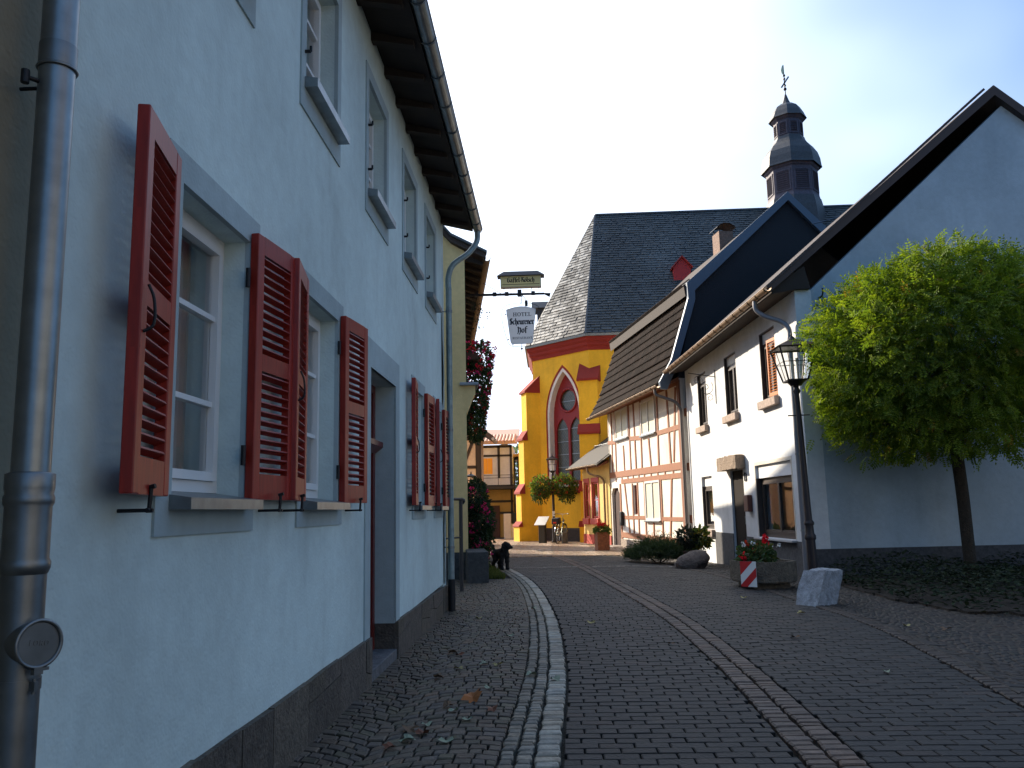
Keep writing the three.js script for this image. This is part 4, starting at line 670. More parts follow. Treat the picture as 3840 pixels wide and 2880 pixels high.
  const slates = (f, cw, chh, colf, seed) => {
    const r = rng(seed), a = new THREE.Vector3(...f[0]), b = new THREE.Vector3(...f[1]), c = new THREE.Vector3(...f[2]), e1 = b.clone().sub(a).normalize(), n = e1.clone().cross(c.clone().sub(a)).normalize(), e2 = n.clone().cross(e1);
    const q = f.map((v) => { const d = new THREE.Vector3(...v).sub(a); return [d.dot(e1), d.dot(e2)]; }), H = Math.max(...q.map((v) => v[1])), out = [];
    const span = (y) => { const xs = []; for (let i = 0; i < q.length; i++) { const s = q[i], t = q[(i + 1) % q.length]; if ((s[1] <= y) !== (t[1] <= y)) xs.push(lerp(s[0], t[0], (y - s[1]) / (t[1] - s[1]))); } return xs.length > 1 ? [Math.min(...xs), Math.max(...xs)] : null; };
    const tilt = 0.06;
    for (let row = 0, y = 0.02; y < H - 0.05; y += chh, row++) {
      const yw = (x) => y - x * tilt * 0; const sp = span(y + chh * 0.5); if (!sp) continue;
      for (let x = sp[0] - r() * cw; x < sp[1]; x += cw * rr(0.8, 1.2, r)) {
        const x0 = Math.max(x, sp[0]), x1 = Math.min(x + cw * rr(0.85, 1.15, r), sp[1]); if (x1 - x0 < 0.05) continue;
        const l = 0.030 + r() * 0.022, j = (r() - 0.5) * 0.025, W = (u, v, w) => { const p = a.clone().addScaledVector(e1, u).addScaledVector(e2, v).addScaledVector(n, w); return [p.x, p.y, p.z]; };
        const p0 = W(x0, y + j, l), p1 = W(x1, y + j * 0.5, l), p2 = W(x1, y + chh * 1.25, 0.006), p3 = W(x0, y + chh * 1.25, 0.006), b0 = W(x0, y + j, 0.002), b1 = W(x1, y + j * 0.5, 0.002);
        out.push({ k: [p0, p1, p2, p3, b0, b1], col: colf(x, y, r) });
      }
    }
    return out;
  };
  const emit = (S, s) => { const [p0, p1, p2, p3, b0, b1] = s.k; S.quad(p0, p1, p2, p3, s.col); S.quad(b0, b1, p1, p0, s.col); S.tri(b1, p2, p1, s.col); S.tri(b0, p0, p3, s.col); };
  // pale lichen and weathering lies in patches on the west-facing slates
  const pale = (x, y, r) => { const v = fbm(x * 0.9 + 5, y * 0.6 + 2, 64, 4, 44) + (r() - 0.5) * 0.55, k = v > 0.66 ? 0.34 : v > 0.5 ? 0.19 : v > 0.32 ? 0.10 : 0.045; return [k * 1.05, k, k * 0.88]; };
  const deep = (x, y, r) => { const v = fbm(x * 0.5 + 1, y * 0.35, 64, 4, 45), k = 0.022 + 0.085 * v * v + r() * 0.02; return [k * 0.85, k * 1.02, k * 1.06]; };
  const west = slates(faces[1], 0.30, 0.215, pale, 5).map((s) => ({ ...s })), rest = new Soup();
  west.forEach((s, i) => { if (i < 300) { const S = new Soup(); emit(S, s); const g = S.geo(); g.translate(-s.k[0][0], -s.k[0][1], -s.k[0][2]); const m = add(C, 'roof_slate', g, mSlate); m.position.set(...s.k[0]); } else emit(rest, s); });
  slates(faces[0], 0.26, 0.2, deep, 6).forEach((s) => emit(rest, s)); slates(faces[2], 0.3, 0.22, pale, 7).forEach((s) => emit(rest, s));
  add(C, 'roof_slate_field', rest.geo(), mSlate).userData.kind = 'stuff';
  const rc = M(0, { lin: [0.06, 0.07, 0.08], roughness: 0.6 }); add(C, 'ridge_capping', merge([bar(RL, RR, 0.2, 0.1), bar(RL, E[1], 0.09, 0.05), bar(RL, E[2], 0.09, 0.05)]), rc);
  // red dormer on the south slope, dark dormer on the far left slope
  const fy = (y) => Y(y), zOn = (y) => lerp(E[1][2], RL[2], (y - E[1][1]) / (RL[1] - E[1][1]));
  const d1 = add(C, 'dormer', (() => { const y0 = Y(13.15), z0 = zOn(y0) + 0.02; return poly([[4.72, y0], [5.62, y0], [5.62, y0 + 0.75], [5.17, y0 + 1.25], [4.72, y0 + 0.75]], z0, 1.2); })(), M(0, { lin: [0.36, 0.022, 0.02], roughness: 0.6 }));
  add(d1, 'dormer_roof', (() => { const y0 = Y(13.15), z0 = zOn(y0) + 0.12; return merge([bar([4.62, y0 + 0.70, z0 - 0.55], [5.17, y0 + 1.32, z0 - 0.55], 0.05, 1.2, [0, 0, 1]), bar([5.72, y0 + 0.70, z0 - 0.55], [5.17, y0 + 1.32, z0 - 0.55], 0.05, 1.2, [0, 0, 1])]); })(), M(0, { lin: [0.34, 0.03, 0.025], roughness: 0.7 }));
  const d2 = add(C, 'dormer', poly([[-2.55, Y(11.3)], [-1.0, Y(11.3)], [-1.0, Y(12.7)], [-2.55, Y(12.7)]], -4.9, 1.3), M(0, { lin: [0.05, 0.055, 0.07], roughness: 0.7 }));
  add(d2, 'dormer_roof', run([[-4.7, Y(12.66)], [-5.5, Y(13.2)], [-6.4, Y(12.66)]], -2.85, -0.8), M(0, { lin: [0.06, 0.06, 0.065], roughness: 0.7 }));
  // ridge turret
  const tx = 12.35, tz = -5.5, oct = (pts) => { const g = new THREE.LatheGeometry(pts.map(([r, y]) => new THREE.Vector2(r, Y(y))), 8, Math.PI / 8 + 0.12).toNonIndexed(); g.computeVertexNormals(); g.translate(tx, 0, tz); return uvm(g); };
  const mVio = M(0, { lin: [0.14, 0.115, 0.15], roughness: 0.7, map: T.stone }), mTs = M(0, { lin: [0.075, 0.08, 0.09], roughness: 0.55, map: T.stone, bumpMap: T.roughBump, bumpScale: 0.01 });
  const t = add(C, 'ridge_turret', oct([[1.62, 16.6], [1.55, 18.2], [1.46, 18.6], [1.42, 18.75], [1.42, 20.3], [1.5, 20.36], [1.55, 20.5], [1.0, 20.5]]), mVio);
  add(t, 'turret_skirt', oct([[1.75, 16.5], [1.62, 18.0], [1.50, 18.55], [1.45, 18.55]]), mTs);
  add(t, 'turret_hood', oct([[1.70, 20.46], [1.66, 20.6], [1.62, 21.0], [1.5, 21.4], [1.28, 21.75], [1.02, 22.02], [0.9, 22.25], [0.86, 22.4]]), mTs);
  add(t, 'turret_lantern', oct([[0.84, 22.2], [0.80, 22.4], [0.80, 23.4], [0.9, 23.48], [0.98, 23.6], [0.5, 23.6]]), mVio);
  add(t, 'turret_cap', oct([[1.08, 23.56], [1.0, 23.74], [0.92, 23.95], [0.74, 24.28], [0.42, 24.52], [0.26, 24.60], [0.16, 24.85], [0.07, 25.15], [0.05, 25.2]]), mTs);
  const louv = (r, y0, y1, n, wf) => { for (let k = 0; k < 8; k++) { const a = Math.PI / 8 + 0.12 + (k + 0.5) * Math.PI / 4, ap = r * Math.cos(Math.PI / 8), w = r * Math.sin(Math.PI / 8) * wf, put = (g) => { g.rotateY(a); g.translate(tx, 0, tz); return g; };
    const f = add(t, 'louvre_frame', put(poly(rect(-w - 0.07, w + 0.07, Y(y0) - 0.07, Y(y1) + 0.07), ap + 0.045, 0.05, [rect(-w, w, Y(y0), Y(y1))])), mVio); add(t, 'louvre_back', put(bx(-w, w, Y(y0), Y(y1), ap - 0.01, ap + 0.006)), mVio);
    for (let i = 0; i < n; i++) add(f, 'slat', put(at(bx(-w, w, -0.012, 0.012, -0.06, 0.04), 0, Y(lerp(y0, y1, (i + 0.5) / n)), ap + 0.03, 0, 0.6)), mVio); } };
  louv(1.42, 18.95, 20.05, 9, 0.68); louv(0.80, 22.55, 23.2, 6, 0.6);
  add(t, 'finial', merge([rod([tx, Y(25.1), tz], [tx, Y(27.05), tz], 0.035, 0.02, 6), uvm(at(new THREE.SphereGeometry(0.1, 8, 6), tx, Y(25.55), tz)), uvm(at(new THREE.SphereGeometry(0.08, 8, 6), tx, Y(26.4), tz))]), mt.black);
  add(t, 'cross', merge([at(bx(-0.42, 0.42, -0.05, 0.05, -0.03, 0.03), tx, Y(25.98), tz, 1.25), ...[-1, 1].map((s) => at(uvm(new THREE.SphereGeometry(0.08, 6, 5)), tx + s * 0.42 * Math.cos(1.25), Y(25.98), tz - s * 0.42 * Math.sin(1.25))), bar([tx + 0.26, Y(26.32), tz], [tx - 0.2, Y(25.65), tz], 0.05, 0.09)]), M(0, { lin: [0.16, 0.16, 0.15], metalness: 0.6, roughness: 0.4 }));
  add(t, 'weathercock', (() => { const pts = [[0, 26.5], [0.02, 27.1], [-0.06, 27.0], [-0.13, 26.75], [-0.11, 26.58], [-0.06, 26.46]].map(([x, y]) => [tx + x * 1.1 - 0.02, Y(y)]); return poly(pts, tz + 0.01, 0.02); })(), M(0, { lin: [0.7, 0.6, 0.35], metalness: 0.9, roughness: 0.2 }));
}
// ---------------------------------------------------------------- houses behind the square
{
  const P = thing('peach_timbered_house', 'peach half-timbered house end seen past the yellow house', 'house', [-3.16, -0.15, -38.5], 0);
  const W = plaster([0.72, 0.52, 0.38]), D = M(0, { lin: [0.05, 0.03, 0.022], roughness: 0.8, map: T.wood });
  add(P, 'wall', bx(-3.2, 0, -0.2, 5.0, -1.5, 0), W);
  for (const [x0, y0, x1, y1, w] of [[-0.12, 0, -0.12, 5, 0.26], [-3.2, 4.95, 0.1, 4.95, 0.2], [-3.2, 3.6, -0.2, 3.6, 0.14], [-3.2, 2.3, -0.2, 2.3, 0.14], [-1.35, 2.4, -0.35, 4.85, 0.14], [-1.6, 0, -1.6, 5, 0.16]]) add(P, 'timber_beam', at(bar([x0, y0, 0], [x1, y1, 0], w, 0.08, [0, 0, 1]), 0, 0, 0.0), D);
  add(P, 'roof', poly([[-1.6, 6.35], [0.55, 4.8], [0.62, 5.0], [-1.6, 6.6], [-3.8, 5.0], [-3.75, 4.8]], 0.4, 2.2), M(0, { lin: [0.08, 0.05, 0.045] }));
  add(P, 'gable_infill', poly([[-3.2, 5.0], [0, 5.0], [-1.6, 6.2]], 0, 1.5), W);
  add(P, 'gutter', rod([0.6, 4.86, 0.45], [0.6, 4.86, -1.8], 0.07), M(0, { lin: [0.5, 0.45, 0.42] }));
}
{
  const Bk = thing('balcony_house', 'white timbered house with orange shutters and balcony behind the square', 'house', [-2.26, -0.2, -50.5], 0);
  const W = plaster([0.74, 0.72, 0.74]), D = M(0, { lin: [0.035, 0.03, 0.03], roughness: 0.8 }), O = M(0, { lin: [0.85, 0.36, 0.02], roughness: 0.6 }), Oc = plaster([0.55, 0.36, 0.12]);
  add(Bk, 'wall', bx(-4.4, 0, 3.05, 5.6, -5, 0), W);
  add(Bk, 'ground_floor_wall', bx(-4.4, 0, -0.2, 3.04, -5, -1.0), Oc);
  for (const [x0, y0, x1, y1, w] of [[-0.06, 3.1, -0.06, 5.6, 0.14], [-0.8, 3.6, -0.8, 5.55, 0.15], [-4.4, 5.5, 0, 5.5, 0.14], [-4.4, 4.95, 0, 4.95, 0.12], [-1.85, 4.95, -1.85, 5.5, 0.12], [-4.4, 3.08, 0.2, 3.08, 0.2]]) add(Bk, 'timber_beam', bar([x0, y0, 0], [x1, y1, 0], w, 0.08, [0, 0, 1]), D);
  for (const [x0, x1] of [[-1.78, -1.18], [-2.6, -2.1]]) { const f = add(Bk, 'window', poly(rect(x0 - 0.06, x1 + 0.06, 3.78, 4.86), 0.03, 0.06, [rect(x0, x1, 3.84, 4.8)]), W); for (let k = 0; k < 2; k++) add(f, 'shutter', bx(lerp(x0, x1, k / 2) + 0.006, lerp(x0, x1, (k + 1) / 2) - 0.006, 3.84, 4.8, -0.01, 0.02), O); }
  add(Bk, 'balcony_floor', bx(-4.4, 0.1, 2.92, 3.06, -1.0, 0.9), D);
  add(Bk, 'balcony_rail', merge([bx(-4.3, 0.1, 3.72, 3.75, 0.84, 0.87), bx(-4.3, 0.1, 3.55, 3.58, 0.84, 0.87), ...[-4.2, -3.1, -1.95, -0.8, 0.08].map((x) => bx(x - 0.015, x + 0.015, 3.06, 3.75, 0.84, 0.87))]), D);
  for (const [x0, y0, x1, y1] of [[-4.4, 2.2, 0, 2.2], [-4.4, 1.5, 0, 1.5], [-2.0, -0.2, -2.0, 3], [-0.1, -0.2, -0.1, 3]]) add(Bk, 'timber_beam', at(bar([x0, y0, -1], [x1, y1, -1], 0.14, 0.08, [0, 0, 1]), 0, 0, 0), D);
  const gate = add(Bk, 'gate', bx(-2.0, -0.85, -0.2, 1.95, -0.96, -0.9), M(0, { lin: [0.09, 0.045, 0.035], roughness: 0.8, map: T.woodV }));
  for (let k = 0; k < 6; k++) add(gate, 'board', bx(-2.0 + k * 0.19 + 0.008, -2.0 + (k + 1) * 0.19 - 0.008, -0.15, 1.9, -0.9, -0.885), M(0, { lin: [0.085 + 0.01 * (k % 3), 0.045, 0.035], roughness: 0.8, map: T.woodV }));
  add(Bk, 'roof', poly([[-4.8, 0], [0.35, 0], [0.35, 0.12], [-4.8, 0.12]], 0.5, 5.5).rotateX(0.24).translate(0, 5.72, 0), M(0, { lin: [0.5, 0.33, 0.25], roughness: 0.8 }));
  for (let k = 0; k < 24; k++) add(Bk, 'roof_tile', (() => { const g = new THREE.CylinderGeometry(0.1, 0.1, 2.6, 6, 1); g.rotateX(Math.PI / 2 + 0.24); g.translate(-4.7 + k * 0.21, 6.06, -0.75); return uvm(g); })(), M(0, { lin: [0.46 + 0.05 * (k % 3), 0.31, 0.23], roughness: 0.8 }));
}
{
  const g = thing('timber_barn', 'dark timbered barn with brown boarded gable left of the church', 'barn', [-2.1, -0.2, -52.5], 0);
  const W = plaster([0.42, 0.40, 0.42]), D = M(0, { lin: [0.03, 0.026, 0.026], roughness: 0.85 });
  add(g, 'wall', bx(0, 4.2, -0.2, 3.0, -5, 0), W); add(g, 'upper_wall', bx(0.1, 4.2, 3.0, 5.0, -5, -0.2), mt.brown);
  for (let k = 0; k < 9; k++) add(g, 'board', bx(0.15 + k * 0.2, 0.335 + k * 0.2, 3.1, 5.0, -0.2, -0.17), M(0, { lin: [0.18 + 0.03 * (k % 3), 0.09, 0.06], roughness: 0.85, map: T.woodV }));
  for (const [x0, y0, x1, y1] of [[0.08, 0, 0.08, 3], [1.0, 0, 1.0, 3], [0, 2.9, 4.2, 2.9], [0, 1.6, 4.2, 1.6], [0.5, 0, 0.2, 3], [1.0, 1.7, 1.5, 2.9]]) add(g, 'timber_beam', bar([x0, y0, 0], [x1, y1, 0], 0.14, 0.08, [0, 0, 1]), D);
  add(g, 'roof', poly([[-0.2, 4.95], [4.4, 5.6], [4.4, 5.75], [-0.2, 5.12]], 0.3, 5), M(0, { lin: [0.38, 0.26, 0.2] }));
  const w = thing('low_wall', 'low peach garden wall with gate pier left of the church', 'wall', [-2.72, -0.2, -48.6], 0);
  const p = plaster([0.82, 0.72, 0.62]);
  add(w, 'pier', bx(0, 0.42, 0, 1.45, -0.4, 0, 0.02), p); add(w, 'wall_panel', bx(0.42, 2.0, 0, 0.86, -0.35, -0.06), p); add(w, 'dark_infill', bx(0.45, 2.0, 0.86, 1.5, -0.3, -0.2), M(0, { lin: [0.025, 0.03, 0.035] }));
}
// ---------------------------------------------------------------- plants
const leafMat = (rough = 0.6, tr = 0.35) => new THREE.MeshPhysicalMaterial({ color: 0xffffff, vertexColors: true, roughness: rough, specularIntensity: 0.35, transmission: tr, thickness: 0, side: THREE.DoubleSide });
const mLeaf = leafMat(0.85, 0.6), mCover = leafMat(1, 0.2), mPetal = leafMat(0.85, 0.25), mBark = M(0, { lin: [0.055, 0.042, 0.03], roughness: 1, map: T.woodV, bumpMap: T.roughBump, bumpScale: 0.03 });
const V = (x, y, z) => new THREE.Vector3(x, y, z);
function sphereDir(r) { const z = r() * 2 - 1, a = r() * 6.2832, s = Math.sqrt(1 - z * z); return V(s * Math.cos(a), z, s * Math.sin(a)); }
function leaf(S, p, d, n, len, wid, col) {                            // a pointed leaf folded slightly along its rib
  const s = d.clone().cross(n).normalize().multiplyScalar(wid / 2), m = p.clone().addScaledVector(d, len * 0.45), t = p.clone().addScaledVector(d, len).addScaledVector(n, -len * 0.08), dn = n.clone().multiplyScalar(wid * 0.16);
  const a = m.clone().add(s).add(dn), b = m.clone().sub(s).add(dn), A = (v) => [v.x, v.y, v.z];
  S.tri(A(p), A(a), A(t), col); S.tri(A(p), A(t), A(b), col);
}
const vary = (c, r, v) => { const k = 1 + (r() - 0.5) * 2 * v, h = (r() - 0.5) * v; return [c[0] * k * (1 + h), c[1] * k, c[2] * k * (1 - h)]; };
// mass of leaves in an ellipsoid with an uneven outline
function leafMass(S, r, n, c, rad, len, wid, cols, o = {}) {
  const { shell = 0.5, droop = 0.25, lump = 0.22, sd = 3, flat = -1 } = o;
  for (let i = 0; i < n; i++) {
    const d = sphereDir(r); if (d.y < flat) { i--; continue; }
    const k = (1 - lump + 2 * lump * fbm(d.x * 2.2 + 7, d.y * 2.2 + d.z * 2.2 + 5, 64, 3, sd)) * (shell + (1 - shell) * Math.pow(r(), 0.6));
    const p = V(c[0] + d.x * rad[0] * k, c[1] + d.y * rad[1] * k, c[2] + d.z * rad[2] * k), dir = d.clone().add(sphereDir(r).multiplyScalar(0.9)).add(V(0, -droop, 0)).normalize(), nn = sphereDir(r).cross(dir).normalize();
    leaf(S, p, dir, nn, len * rr(0.7, 1.3, r), wid * rr(0.7, 1.3, r), vary(cols[Math.floor(r() * cols.length)], r, 0.25));
  }
}
function blossom(S, r, p, R, col, n = 16) {
  for (let k = 0; k < n; k++) { const d = sphereDir(r), q = V(p[0], p[1], p[2]).addScaledVector(d, R * rr(0.5, 1, r)); leaf(S, q, sphereDir(r), d, R * 0.8, R * 0.75, vary(col, r, 0.25)); }
}
const GREEN = [[0.055, 0.11, 0.018], [0.07, 0.13, 0.02], [0.04, 0.085, 0.018]], PINK = [0.80, 0.03, 0.20], CRIM = [0.75, 0.012, 0.05];

{ // round-headed false acacia in front of the gable
  const g = thing('globe_acacia_tree', 'round-headed tree with feathery bright green leaves before the gable wall', 'tree', [7.35, 0, -15.3]);
  const tr = [];
  tr.push(tube([[0.05, -0.1, 0], [0.03, 0.6, 0], [0.02, 1.5, 0], [-0.02, 2.5, 0], [-0.05, 3.2, 0]], 0.105, 12)); tr.push(rod([0.06, -0.1, 0], [0.03, 0.35, 0], 0.17, 0.105, 12));
  const r = rng(101);
  for (let k = 0; k < 14; k++) { const a = k * 2.4 + r(), e = rr(0.2, 1.2, r), L = rr(1.3, 2.1, r), b = [-0.03, rr(2.5, 3.2, r), 0], t = [b[0] + Math.cos(a) * Math.cos(e) * L, b[1] + Math.sin(e) * L, b[2] + Math.sin(a) * Math.cos(e) * L * 0.85]; tr.push(rod(b, t, 0.05, 0.012, 6)); }
  add(g, 'trunk', merge(tr), mBark);
  const S = new Soup(), C = [-0.05, 3.92, 0.15], RAD = [2.38, 1.95, 1.72];
  const cols = [[0.17, 0.25, 0.010], [0.22, 0.30, 0.012], [0.12, 0.19, 0.009]];
  for (let i = 0; i < 13000; i++) {
    let d = sphereDir(r); if (d.y < -0.62 && r() < 0.8) d = sphereDir(r);
    const lumps = (0.80 + 0.40 * fbm(d.x * 3.0 + 9, d.y * 3.0 + d.z * 3.5 + 4, 64, 3, 15)) * (r() < 0.035 ? rr(1.02, 1.16, r) : 1);
    const k = lumps * (0.42 + 0.58 * Math.pow(r(), 0.45)), hang = d.y < -0.2 ? rr(0, 0.12, r) : 0;
    const p = V(C[0] + d.x * RAD[0] * k, C[1] + Math.max(-0.8, d.y) * RAD[1] * k - hang, C[2] + d.z * RAD[2] * k);
    const ax = d.clone().multiplyScalar(1.1).add(sphereDir(r).multiplyScalar(0.75)).add(V(0, -0.22, 0)).normalize(), nn0 = d.clone().multiplyScalar(0.9).add(V(0, 0.35, 0)).add(sphereDir(r).multiplyScalar(0.8)), nn = nn0.sub(ax.clone().multiplyScalar(nn0.dot(ax))).normalize(), side = ax.clone().cross(nn);
    const L = rr(0.15, 0.26, r), c0 = cols[Math.floor(r() * 3)], cc = r() < 0.012 ? [0.3, 0.2, 0.02] : c0;
    for (let q = 0; q < 5; q++) { const base = p.clone().addScaledVector(ax, L * (q + 0.6) / 5.6).addScaledVector(nn, -0.25 * L * (q / 5) ** 2); for (const s of [-1, 1]) leaf(S, base, ax.clone().multiplyScalar(0.45).addScaledVector(side, s).normalize(), nn, 0.072 * rr(0.8, 1.2, r), 0.032, vary(cc, r, 0.18)); }
    leaf(S, p.clone().addScaledVector(ax, L), ax, nn, 0.06, 0.028, vary(cc, r, 0.18));
  }
  add(g, 'crown', S.geo(false), mLeaf);
}
{ // dark ground cover under the tree
  const r = rng(202), S = new Soup();
  const xl = (z) => laneX(z) + 1.25 + 0.25 * fbm(z * 1.3 + 40, 3, 64, 3, 9);
  for (let i = 0; i < 15000; i++) {
    const z = rr(-16.3, -8.2, r), x = rr(3.6, 11.5, r); if (x < xl(z) + (z > -11 ? (z + 11) * 1.5 : 0)) continue;
    const hh = 0.16 + 0.42 * fbm(x * 0.9, z * 0.9 + 80, 64, 3, 12) * sstep(0, 0.8, x - xl(z) - (z > -11 ? (z + 11) * 1.5 : 0)), y = hh * Math.pow(r(), 0.5);
    const d = sphereDir(r); d.y = Math.abs(d.y) * 0.35 - 0.1; d.normalize(); leaf(S, V(x, gy(x, z) + y, z), d, V(rr(-0.4, 0.4, r), 1, rr(-0.4, 0.4, r)).normalize(), rr(0.07, 0.13, r), rr(0.04, 0.07, r), vary([0.017, 0.028, 0.012], r, 0.35));
  }
  const m = add(scene, 'ground_cover', S.geo(false), mCover); m.userData = { kind: 'stuff', label: 'dark leafy ground cover under the round tree', category: 'ground cover' };
  const b = []; for (let z = -8.2; z > -16.4; z -= 0.3) { const l = xl(z) + (z > -11 ? (z + 11) * 1.5 : 0); b.push(bx(l, 11.5, -0.05, 0.035, z - 0.3, z)); }
  const s = add(scene, 'planting_bed', merge(b), mt.soil); s.userData = { kind: 'structure' };
}
{ // grass verge by the dog
  const r = rng(303), S = new Soup();
  for (let i = 0; i < 15000; i++) {
    const z = rr(-23.5, -17.6, r), x0 = -1.72 + (z + 18) * 0.13, x1 = Math.min(kerbX(z) - 0.32, -0.82), x = rr(x0, x1, r); if (x > x1 - 0.3 * fbm(z * 2 + 50, 1, 64, 3, 8) || x1 < x0) continue;
    const h = rr(0.06, 0.17, r), d = V(rr(-0.5, 0.5, r), 1, rr(-0.5, 0.5, r)).normalize(); leaf(S, V(x, gy(x, z) - 0.01, z), d, V(rr(-1, 1, r), 0.1, rr(-1, 1, r)).normalize(), h, 0.014, vary([0.12, 0.15, 0.03], r, 0.35));
  }
  add(scene, 'grass_verge', S.geo(false), mLeaf).userData = { kind: 'stuff', label: 'strip of rough grass beside the dog', category: 'grass' };
}
{ // flowers hanging from the yellow house
  const r = rng(404);
  const g = thing('hanging_flowers', 'cascade of crimson geraniums hanging high on the yellow house', 'flowers', [-1.86, 3.0, -19.2]);
  const F = new Soup(), B = new Soup();
  for (let k = 0; k < 4; k++) leafMass(F, r, 900, [0.26 - 0.03 * k, 2.0 - k * 0.52, -0.2 + 0.1 * k], [0.36 - 0.05 * k, 0.46, 0.75], 0.085, 0.06, [[0.03, 0.06, 0.015], [0.045, 0.08, 0.02]], { droop: 0.7, sd: 20 + k });
  for (let i = 0; i < 340; i++) { const t = r(), w = 0.40 - 0.20 * t, a = r() * 6.28; blossom(B, r, [0.26 - 0.1 * t + Math.cos(a) * w, 2.3 - t * 2.1, -0.1 + Math.sin(a) * 0.8 * (1 - 0.3 * t)], rr(0.03, 0.055, r), t > 0.6 ? [0.5, 0.03, 0.02] : (r() < 0.5 ? PINK : CRIM), 9); }
  add(g, 'foliage', F.geo(false), mLeaf); add(g, 'blossoms', B.geo(false), mPetal);
  add(g, 'flower_box', bx(-0.1, 0.28, 1.85, 2.02, -0.75, 0.55, 0.02), M(0, { lin: [0.08, 0.04, 0.03] }));
  const h = thing('flowering_climber', 'dark shrub with pink blossoms growing beside the yellow house plinth', 'shrub', [-1.74, -0.05, -18.9]);
  const F2 = new Soup(), B2 = new Soup();
  for (const [x, y, z, a, b] of [[0.05, 1.75, 0, 0.28, 0.45], [0.14, 1.3, 0.1, 0.33, 0.45], [0.12, 0.85, 0.05, 0.3, 0.45], [0.05, 0.45, 0.1, 0.25, 0.4]]) leafMass(F2, r, 1100, [x, y, z], [a, b, 0.6], 0.10, 0.05, [[0.02, 0.045, 0.014], [0.035, 0.065, 0.02]], { droop: 0.5 });
  for (let i = 0; i < 46; i++) { const y = rr(0.4, 2.0, r); blossom(B2, r, [0.12 + rr(-0.25, 0.33, r), y, rr(0.1, 0.65, r)], rr(0.035, 0.06, r), PINK, 12); }
  add(h, 'foliage', F2.geo(false), mLeaf); add(h, 'blossoms', B2.geo(false), mPetal);
  add(h, 'stem', merge([0, 1, 2].map((k) => tube([[0.02 * k, 0, 0.05 * k], [0.08, 0.7, 0.1 * k - 0.1], [0.05 * k, 1.6, 0]], 0.018, 6))), mBark);
  // thin vine trailing under the sign bracket
  const v = thing('trailing_vine', 'thin trailing vine sprays under the hotel sign bracket', 'vine', [-1.95, 6.6, -19.4]);
  const VS = new Soup(), st = [];
  for (let k = 0; k < 9; k++) { const x0 = rr(0.0, 0.35, r), pts = [[x0, rr(-0.1, 0.05, r), rr(-0.2, 0.2, r)]]; for (let j = 1; j < 4; j++) pts.push([x0 + j * rr(0.03, 0.13, r), pts[0][1] - j * rr(0.15, 0.3, r), pts[0][2] + rr(-0.1, 0.1, r)]); st.push(tube(pts, 0.003, 4)); pts.slice(1).forEach((p) => { for (let q = 0; q < 4; q++) leaf(VS, V(p[0] + rr(-0.04, 0.04, r), p[1] + rr(-0.05, 0.05, r), p[2]), sphereDir(r), sphereDir(r), 0.06, 0.035, vary([0.03, 0.05, 0.02], r, 0.3)); }); }
  add(v, 'stem', merge(st), mBark); add(v, 'leaves', VS.geo(false), mLeaf);
}
function bladeBush(S, r, n, c, rad, h, col) {                          // low arching needles
  for (let i = 0; i < n; i++) {
    const a = r() * 6.283, q = Math.sqrt(r()), x = c[0] + Math.cos(a) * q * rad[0] * 0.8, z = c[2] + Math.sin(a) * q * rad[1] * 0.8, L = rr(0.25, 0.5, r), out = V(Math.cos(a) * q + rr(-0.5, 0.5, r), 0, Math.sin(a) * q + rr(-0.5, 0.5, r));
    let p = V(x, c[1] + h * (1 - q * q * 0.75) * rr(0.35, 1, r), z), d = out.clone().multiplyScalar(0.8).add(V(0, 0.8, 0)).normalize();
    for (let k = 0; k < 3; k++) { for (let m = 0; m < 3; m++) leaf(S, p.clone().addScaledVector(d, rr(0, 0.1, r)), d.clone().add(sphereDir(r).multiplyScalar(0.7)).normalize(), sphereDir(r), 0.10, 0.014, vary(col, r, 0.3)); p = p.addScaledVector(d, L / 3); d = d.add(V(0, -0.35, 0)).addScaledVector(out, 0.15).normalize(); }
  }
}
